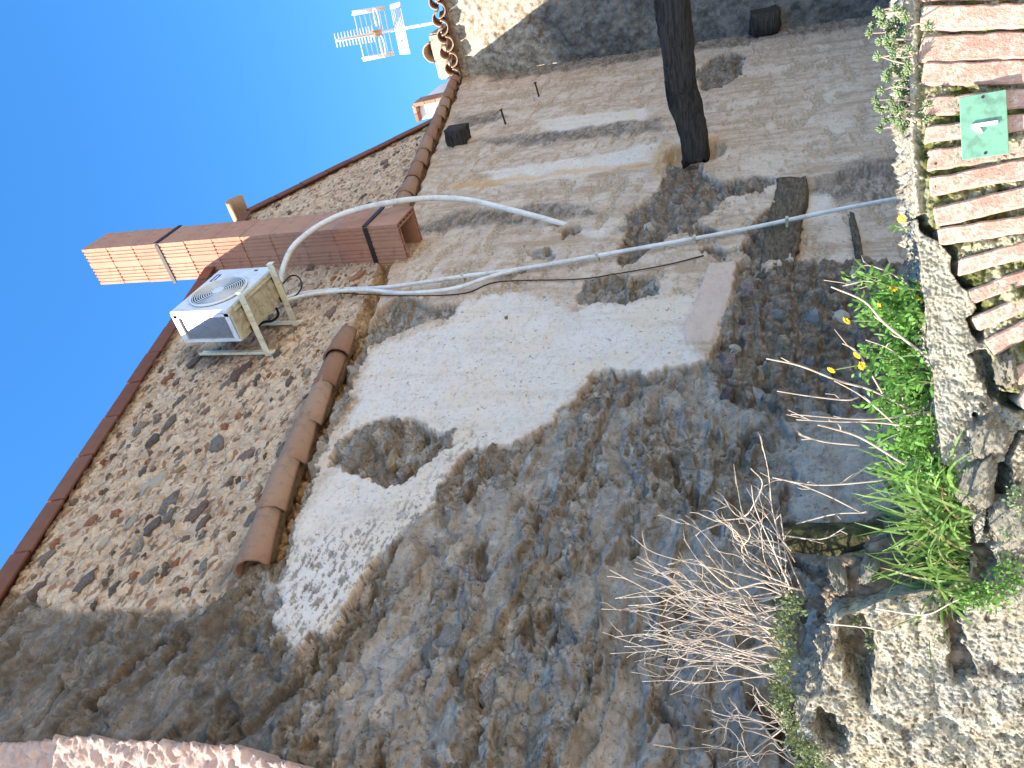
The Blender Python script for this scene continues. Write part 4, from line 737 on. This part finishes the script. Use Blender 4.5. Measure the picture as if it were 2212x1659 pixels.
def flower(par, inv, p, d):
    m = MB(); d = d.normalized(); a = d.orthogonal().normalized(); b = d.cross(a); n = 11
    for k in range(n):
        t = 2*math.pi*k/n; r = a*math.cos(t)+b*math.sin(t); s_ = d.cross(r); m.ribbon([p+r*.002, p+r*.008+d*.002, p+r*.014-d*.001], [.0015, .0034, .0012], s_)
    o = m.build('flower', M['petal'], par, True); o.matrix_local = inv
    m = MB(); m.tube([p-d*.006, p+d*.004], [.006, .0055], 8); c = m.build('flower_head', M['petal'], o); c.matrix_local = Matrix.Identity(4)
for i, (yc, ya_, yb_) in enumerate(FP):
    b0 = top3(yc, -.08); root = tag(empty('flowering_plant' if FL[i] else 'leafy_plant', tuple(b0)), FLAB[i], 'plant', 'leafy plants on the ruined wall'); inv = Matrix.Translation(-b0); ms, ml = MB(), MB()
    ns = 15 if i < 6 else 0
    for k in range(ns):
        y = random.uniform(ya_, yb_); b = top3(y, random.uniform(-.28, .0)); hgt = random.uniform(.08, .21) if i < 6 else .03; d = (Vector((0, 0, 1))+VU*random.gauss(.1, .3)+VN*random.gauss(.15, .3)).normalized(); P = [b]
        for t in range(5): P.append(P[-1]+d*hgt/5); d = (d+rv(.13)).normalized()
        ms.tube(P, [.0022, .002, .0018, .0016, .0013, .001], 5)
        for t in range(36 if i < 6 else 5):
            f = random.random()**.8; q = P[0].lerp(P[-1], f)+rv(.012); dd = (rv(1)+Vector((0, 0, .7))).normalized(); leaf_at(ml, q, dd, random.uniform(.014, .034)*(1.5 if random.random() < .1 else 1), random.uniform(.006, .013), random.uniform(-.5, 1))
    for fx_, fy_ in FL[i]:
        e = pt3(fx_, fy_, -.06); y = min(max(fy_+random.uniform(-15, 30), ya_), yb_) if i < 6 else 495; b = top3(y, -.06); P = spline([b, b.lerp(e, .5)+rv(.012), e], 6); ms.tube(P, .0016, 5)
        for t in range(4): q = Vector(tuple(P[int(len(P)*(.3+.15*t))])); leaf_at(ml, q, rv(1)+Vector((0, 0, .5)), .022, .007)
        flower(root, inv, e, Vector((0, 0, 1))*random.uniform(.2, 1)+VN*.6+VU*random.uniform(-.9, .3))
    o = ms.build('stems', M['stem'], root); o['kind'] = 'stuff'; o.matrix_local = inv; o = ml.build('leaves', M['leaf'], root, True); o.matrix_local = inv
# grey-green succulents at the arch end
for i, (y0, y1, n, lab) in enumerate(((10, 110, 46, 'grey-green succulent trailing from the wall top at the picture corner'), (120, 185, 30, 'grey-green succulent clump above the bricks, between the two others'), (190, 272, 38, 'grey-green succulent clump on the wall top nearest the number plate'))):
    b0 = top3((y0+y1)/2, 0); root = tag(empty('succulent_plant', tuple(b0)), lab, 'plant', 'succulents on the ruined wall'); inv = Matrix.Translation(-b0); ms, ml = MB(), MB()
    for k in range(n):
        y = random.uniform(y0, y1); b = top3(y, random.uniform(-.10, .015)); far = random.random()**1.6; tip = b+Vector((0, 0, 1))*(.012+.085*far)+VU*random.gauss(0, .02)+VN*random.gauss(.02, .02)-Vector((0, 0, 1))*(.05 if random.random() < .3 else 0)
        P = spline([b, b.lerp(tip, .5)+rv(.006), tip], 4); ms.tube(P, .0022, 5); ax = (P[-1]-P[-2]); ax = Vector(tuple(ax)).normalized()
        for t in range(17):
            a = t*2.4; rr = t/17; o1 = ax.orthogonal().normalized(); d = (o1*math.cos(a)+ax.cross(o1)*math.sin(a))*(.25+.85*rr)+ax*(1-.75*rr); L = .012+.006*random.random(); d.normalize(); q = Vector(tuple(P[-1]))-ax*.004*rr; ml.tube([q, q+d*L*.6, q+d*L], [.0014, .0028, .0012], 5)
    o = ms.build('stems', M['twig'], root); o.matrix_local = inv; o = ml.build('leaves', M['sedum'], root, True); o.matrix_local = inv
# pale dry stalks
def z5(X, Y): return ((2720+X/1.6265)/1.8445, (1020+Y/1.6265)/1.8445)
def z9(X, Y): return ((2720+X/1.6265)/1.8445, (2040+Y/1.6265)/1.8445)
ST = ([[z5(*k) for k in L] for L in ([(1640, 1065), (1545, 1025), (1230, 870), (1010, 810), (760, 700), (550, 670)], [(1400, 1120), (1330, 1060), (1160, 910), (980, 810)], [(1470, 1360), (1390, 1330), (1150, 1190), (960, 1110), (880, 1100)], [(1660, 1010), (1280, 1060), (1030, 1040), (710, 1040)], [(1560, 680), (1510, 580), (1500, 340), (1450, 170), (1200, 60), (1090, 120)], [(1490, 260), (1200, 150), (1050, 190)], [(1640, 700), (1510, 580), (1300, 430), (1170, 280), (960, 210)], [(1430, 1010), (1390, 680), (1340, 600), (1200, 540)], [(1620, 1300), (1540, 1340), (1400, 1420), (1240, 1460), (880, 1490), (580, 1430)], [(1350, 1330), (1230, 1350), (1100, 1430), (1030, 1470)], [(1160, 1660), (900, 1530), (640, 1460), (520, 1500)], [(400, 1680), (440, 1640), (510, 1470), (440, 1370)], [(1500, 1110), (1250, 1080), (980, 1075), (740, 1070)], [(1160, 915), (1060, 925), (820, 910), (615, 875)], [(1150, 1230), (910, 1200), (740, 1150)], [(1300, 900), (1200, 730), (1120, 620), (1040, 580)])]
      + [[z9(*k) for k in L] for L in ([(1260, 640), (1500, 655), (1610, 660), (1730, 600), (1800, 575)], [(940, 710), (1090, 745), (1240, 755)], [(740, 75), (1000, 20), (1200, 5)], [(640, 160), (900, 180), (1040, 100)], [(660, 560), (660, 300), (640, 0)], [(650, 420), (610, 150), (580, 0)])])
SLAB_ = ['long thick pale stalk reaching out over the orange stone', 'pale dry stalk forking off the thick long stalk', 'pale dry stalk curving above the smooth grey patch', 'straight thin dry stalk in front of the smooth grey patch', 'hooked dry stalk standing over the two arch-end flowers', 'short arching dry stalk by the topmost yellow flower', 'kinked pale stalk rising through the flowering plants', 'thin dark-tipped stalk among the leafy plants', 'long pale stalk bending out of the grass toward the mossy post', 'forked thin stalk above the first grass tuft', 'thin dry stalk lying in front of the mossy post', 'bent dry twig alone against the grey wall above the post', 'very straight thin stalk just below the smooth grey patch centre', 'thin dry stalk pointing away from the thick stalk', 'short dry stalk with forked tip over the smooth grey patch', 'pale thin stalk with a bent tip among yellow flower heads', 'dry stem lying across the crevice stone', 'small dry stem across the dark pocket in the stone', 'pale stalk lying against the mossy post', 'thin stalk crossing below the mossy post', 'upright bent twig beside the mossy post foot', 'tall bent twig rising past the dry shrub']
for i, L in enumerate(ST):
    off = random.uniform(-.22, -.02) if i < 16 else (.01 if i < 18 else -.2); P = [pt3(x, y, off+.03*k) for k, (x, y) in enumerate(L)]; P = [Vector(tuple(p)) for p in spline([tuple(p+rv(.003)) for p in P], 5)]; n = len(P); r0 = .0042 if i in (0, 8, 2, 6) else .0028
    m = MB(); m.tube(P, [r0*(1-.55*k/n) for k in range(n)], 6)
    for k in range(random.randint(1, 3)):
        q = P[int(n*random.uniform(.35, .9))]; d = (P[-1]-P[0]).normalized()+rv(.35); m.tube([q, q+d*.02+rv(.003), q+d*random.uniform(.03, .06)], [r0*.55, r0*.45, r0*.3], 5)
    tag(m.build('dry_stalk', M['twig'], None, True), SLAB_[i], 'stalk', 'dry stalks on the ruined wall')
def shrub(name, base_px, tips, n, off, label, r0=.0028, sub=5):
    m = MB()
    for i in range(n):
        bx_, by_ = random.choice(base_px); b = pt3(bx_+random.gauss(0, 10), by_+random.gauss(0, 14), off+random.uniform(-.1, .1)); tx, ty = random.choice(tips); e = pt3(tx+random.gauss(0, 28), ty+random.gauss(0, 34), off+random.uniform(-.16, .2)); mid = b.lerp(e, .5)+rv(.025)+Vector((0, 0, .03))
        P = [Vector(tuple(p)) for p in spline([tuple(b), tuple(b.lerp(e, .25)+rv(.012)), tuple(mid), tuple(b.lerp(e, .78)+rv(.014)), tuple(e)], 4)]; k = len(P); rr = r0*random.uniform(.55, 1.2); m.tube(P, [rr*(1-.65*t/k) for t in range(k)], 5)
        for s_ in range(random.randint(2, sub)):
            j = int(k*random.uniform(.3, .93)); d = (P[min(j+1, k-1)]-P[j-1]).normalized(); d = (d+rv(.45)).normalized(); L = random.uniform(.025, .11); Q = [P[j]]
            for t in range(4): Q.append(Q[-1]+d*L/4); d = (d+rv(.28)).normalized()
            m.tube(Q, [rr*.5, rr*.45, rr*.4, rr*.3, rr*.22], 4)
    o = m.build(name, M['twig'], None, True); return tag(o, label, 'shrub', 'dry shrubs on the ruined wall')
shrub('dry_shrub', [(1705, 1330), (1690, 1370), (1720, 1290), (1700, 1400)], [(1350, 1255), (1370, 1290), (1400, 1330), (1440, 1190), (1480, 1160), (1390, 1240), (1450, 1260), (1500, 1230), (1360, 1390), (1420, 1380)], 36, -.14, 'dense tangle of bare pale twigs fanning over the grey wall')
shrub('dry_shrub', [(1700, 1420), (1690, 1450), (1710, 1480)], [(1360, 1330), (1340, 1350), (1450, 1420), (1370, 1410), (1480, 1380), (1520, 1440), (1400, 1440)], 13, -.12, 'sparser bare shrub just left of the dense twig tangle')
shrub('dry_shrub', [(1720, 1560), (1715, 1600), (1735, 1650)], [(1570, 1600), (1590, 1640), (1560, 1655), (1500, 1500), (1420, 1560), (1610, 1540), (1580, 1480)], 15, -.08, 'small silvery bare shrub at the lowest picture corner')
shrub('dry_shrub', [(1700, 1200), (1690, 1260), (1710, 1280)], [(1590, 1090), (1630, 1030), (1640, 1130), (1580, 1150), (1500, 1140), (1600, 1060)], 16, -.16, 'wispy bare twigs rising beside the mossy post')
def creeper(label, spots, mat, n, L=(.008, .018), spread=.03, name='creeping_plant'):
    m = MB()
    for i in range(n):
        x, y, off = random.choice(spots); q = pt3(x, y, off)+rv(spread*.6); d = (rv(1)+Vector((0, 0, .6))+VN*.5); leaf_at(m, q, d, random.uniform(*L), random.uniform(.004, .009), random.uniform(-.4, .8))
    tag(m.build(name, mat, None, True), label, 'plant', 'small plants in the ruined wall', 'stuff')
creeper('olive creeping plant along the stone top under the dense twigs', [(1700, 1330, -.05), (1715, 1300, -.05), (1690, 1370, -.03), (1705, 1400, -.03)], M['olive'], 420)
creeper('olive creeping plant on the stone top under the sparser shrub', [(1690, 1440, .0), (1685, 1480, .0), (1700, 1500, .0), (1690, 1520, .01)], M['olive'], 420)
creeper('green creeping plant hanging over the lowest corner of the stone wall', [(1710, 1560, .0), (1720, 1600, .02), (1740, 1640, .02), (1765, 1650, .03), (1745, 1610, .02)], M['olive'], 460)
creeper('small green weeds growing from the stones below the grass', [(2110, 1290, .02), (2150, 1285, .03), (2190, 1260, .03), (2180, 1230, .03), (2130, 1270, .02), (2090, 1290, .01)], M['leaf'], 520, (.008, .02), .035)
creeper('pale green weeds in the stone joint above the round stone', [(2190, 1090, .03), (2200, 1110, .03), (2180, 1150, .03), (2195, 1060, .03)], M['sedum'], 220, (.006, .013), .02)
creeper('tiny weed growing in the dark stone pocket', [(1850, 1345, -.05), (1885, 1400, .0), (1880, 1360, .0)], M['olive'], 90, (.006, .013), .015)
# mossy post stub standing behind the wall
pa = pt3(1772, 1175, -.32); pb = pt3(1690, 1085, -.32); o = timber('mossy_post', tuple(pa-Vector((0, 0, .35))), tuple(Vector((pa.x, pa.y, pb.z))), .11, .10, M['olivewood'] if 'olivewood' in M else M['wood'], 18, 21, .8, .0, tuple(VN)); tag(o, 'dark mossy post stub standing behind the dry twigs', 'post')
# heap of soil and fallen stone behind the gap in the street wall
gu, gv = 120, 60; ua, ub = uv3(1800, 1420)[0]-.12, uv3(1800, 1080)[0]; Uh, Oh = np.meshgrid(np.linspace(ua, ub, gu), np.linspace(-.06, -.62, gv)); zt = uv3(1800, 1250, -.3)[1]
hz = zt-.02+.10*fbm(Uh*3, Oh*3, 3, 300)+.09*billow(Uh*8, Oh*8, 3, 301)+.03*fbm(Uh*30, Oh*30, 3, 302)-.30*sstep(.5, 1, np.linspace(0, 1, gu))[None]-.25*sstep(.2, -.0, (Oh+.06)*-1*2.2)
Ph = O3+U3*Uh[..., None]+N3*Oh[..., None]; Ph[..., 2] = hz
sk = Ph[-1:].copy(); sk[..., 2] = GROUND; sk0 = Ph[:1].copy(); sk0[..., 2] = GROUND
att = lambda v: np.full((gv+2, gu), v)
tag(link('rubble_heap', grid_mesh('rubble_heap', np.concatenate([sk0, Ph, sk]), True, dict(grey=att(1.0), rubble=att(0.), white=att(0.), earth=att(.35), brown=att(.8), smooth=att(0.), stain=att(.3), orange=att(0.), flake=att(0.), pink=att(0.))), M['wall']), 'dark heap of soil and fallen stones behind the broken street wall', 'rubble heap')
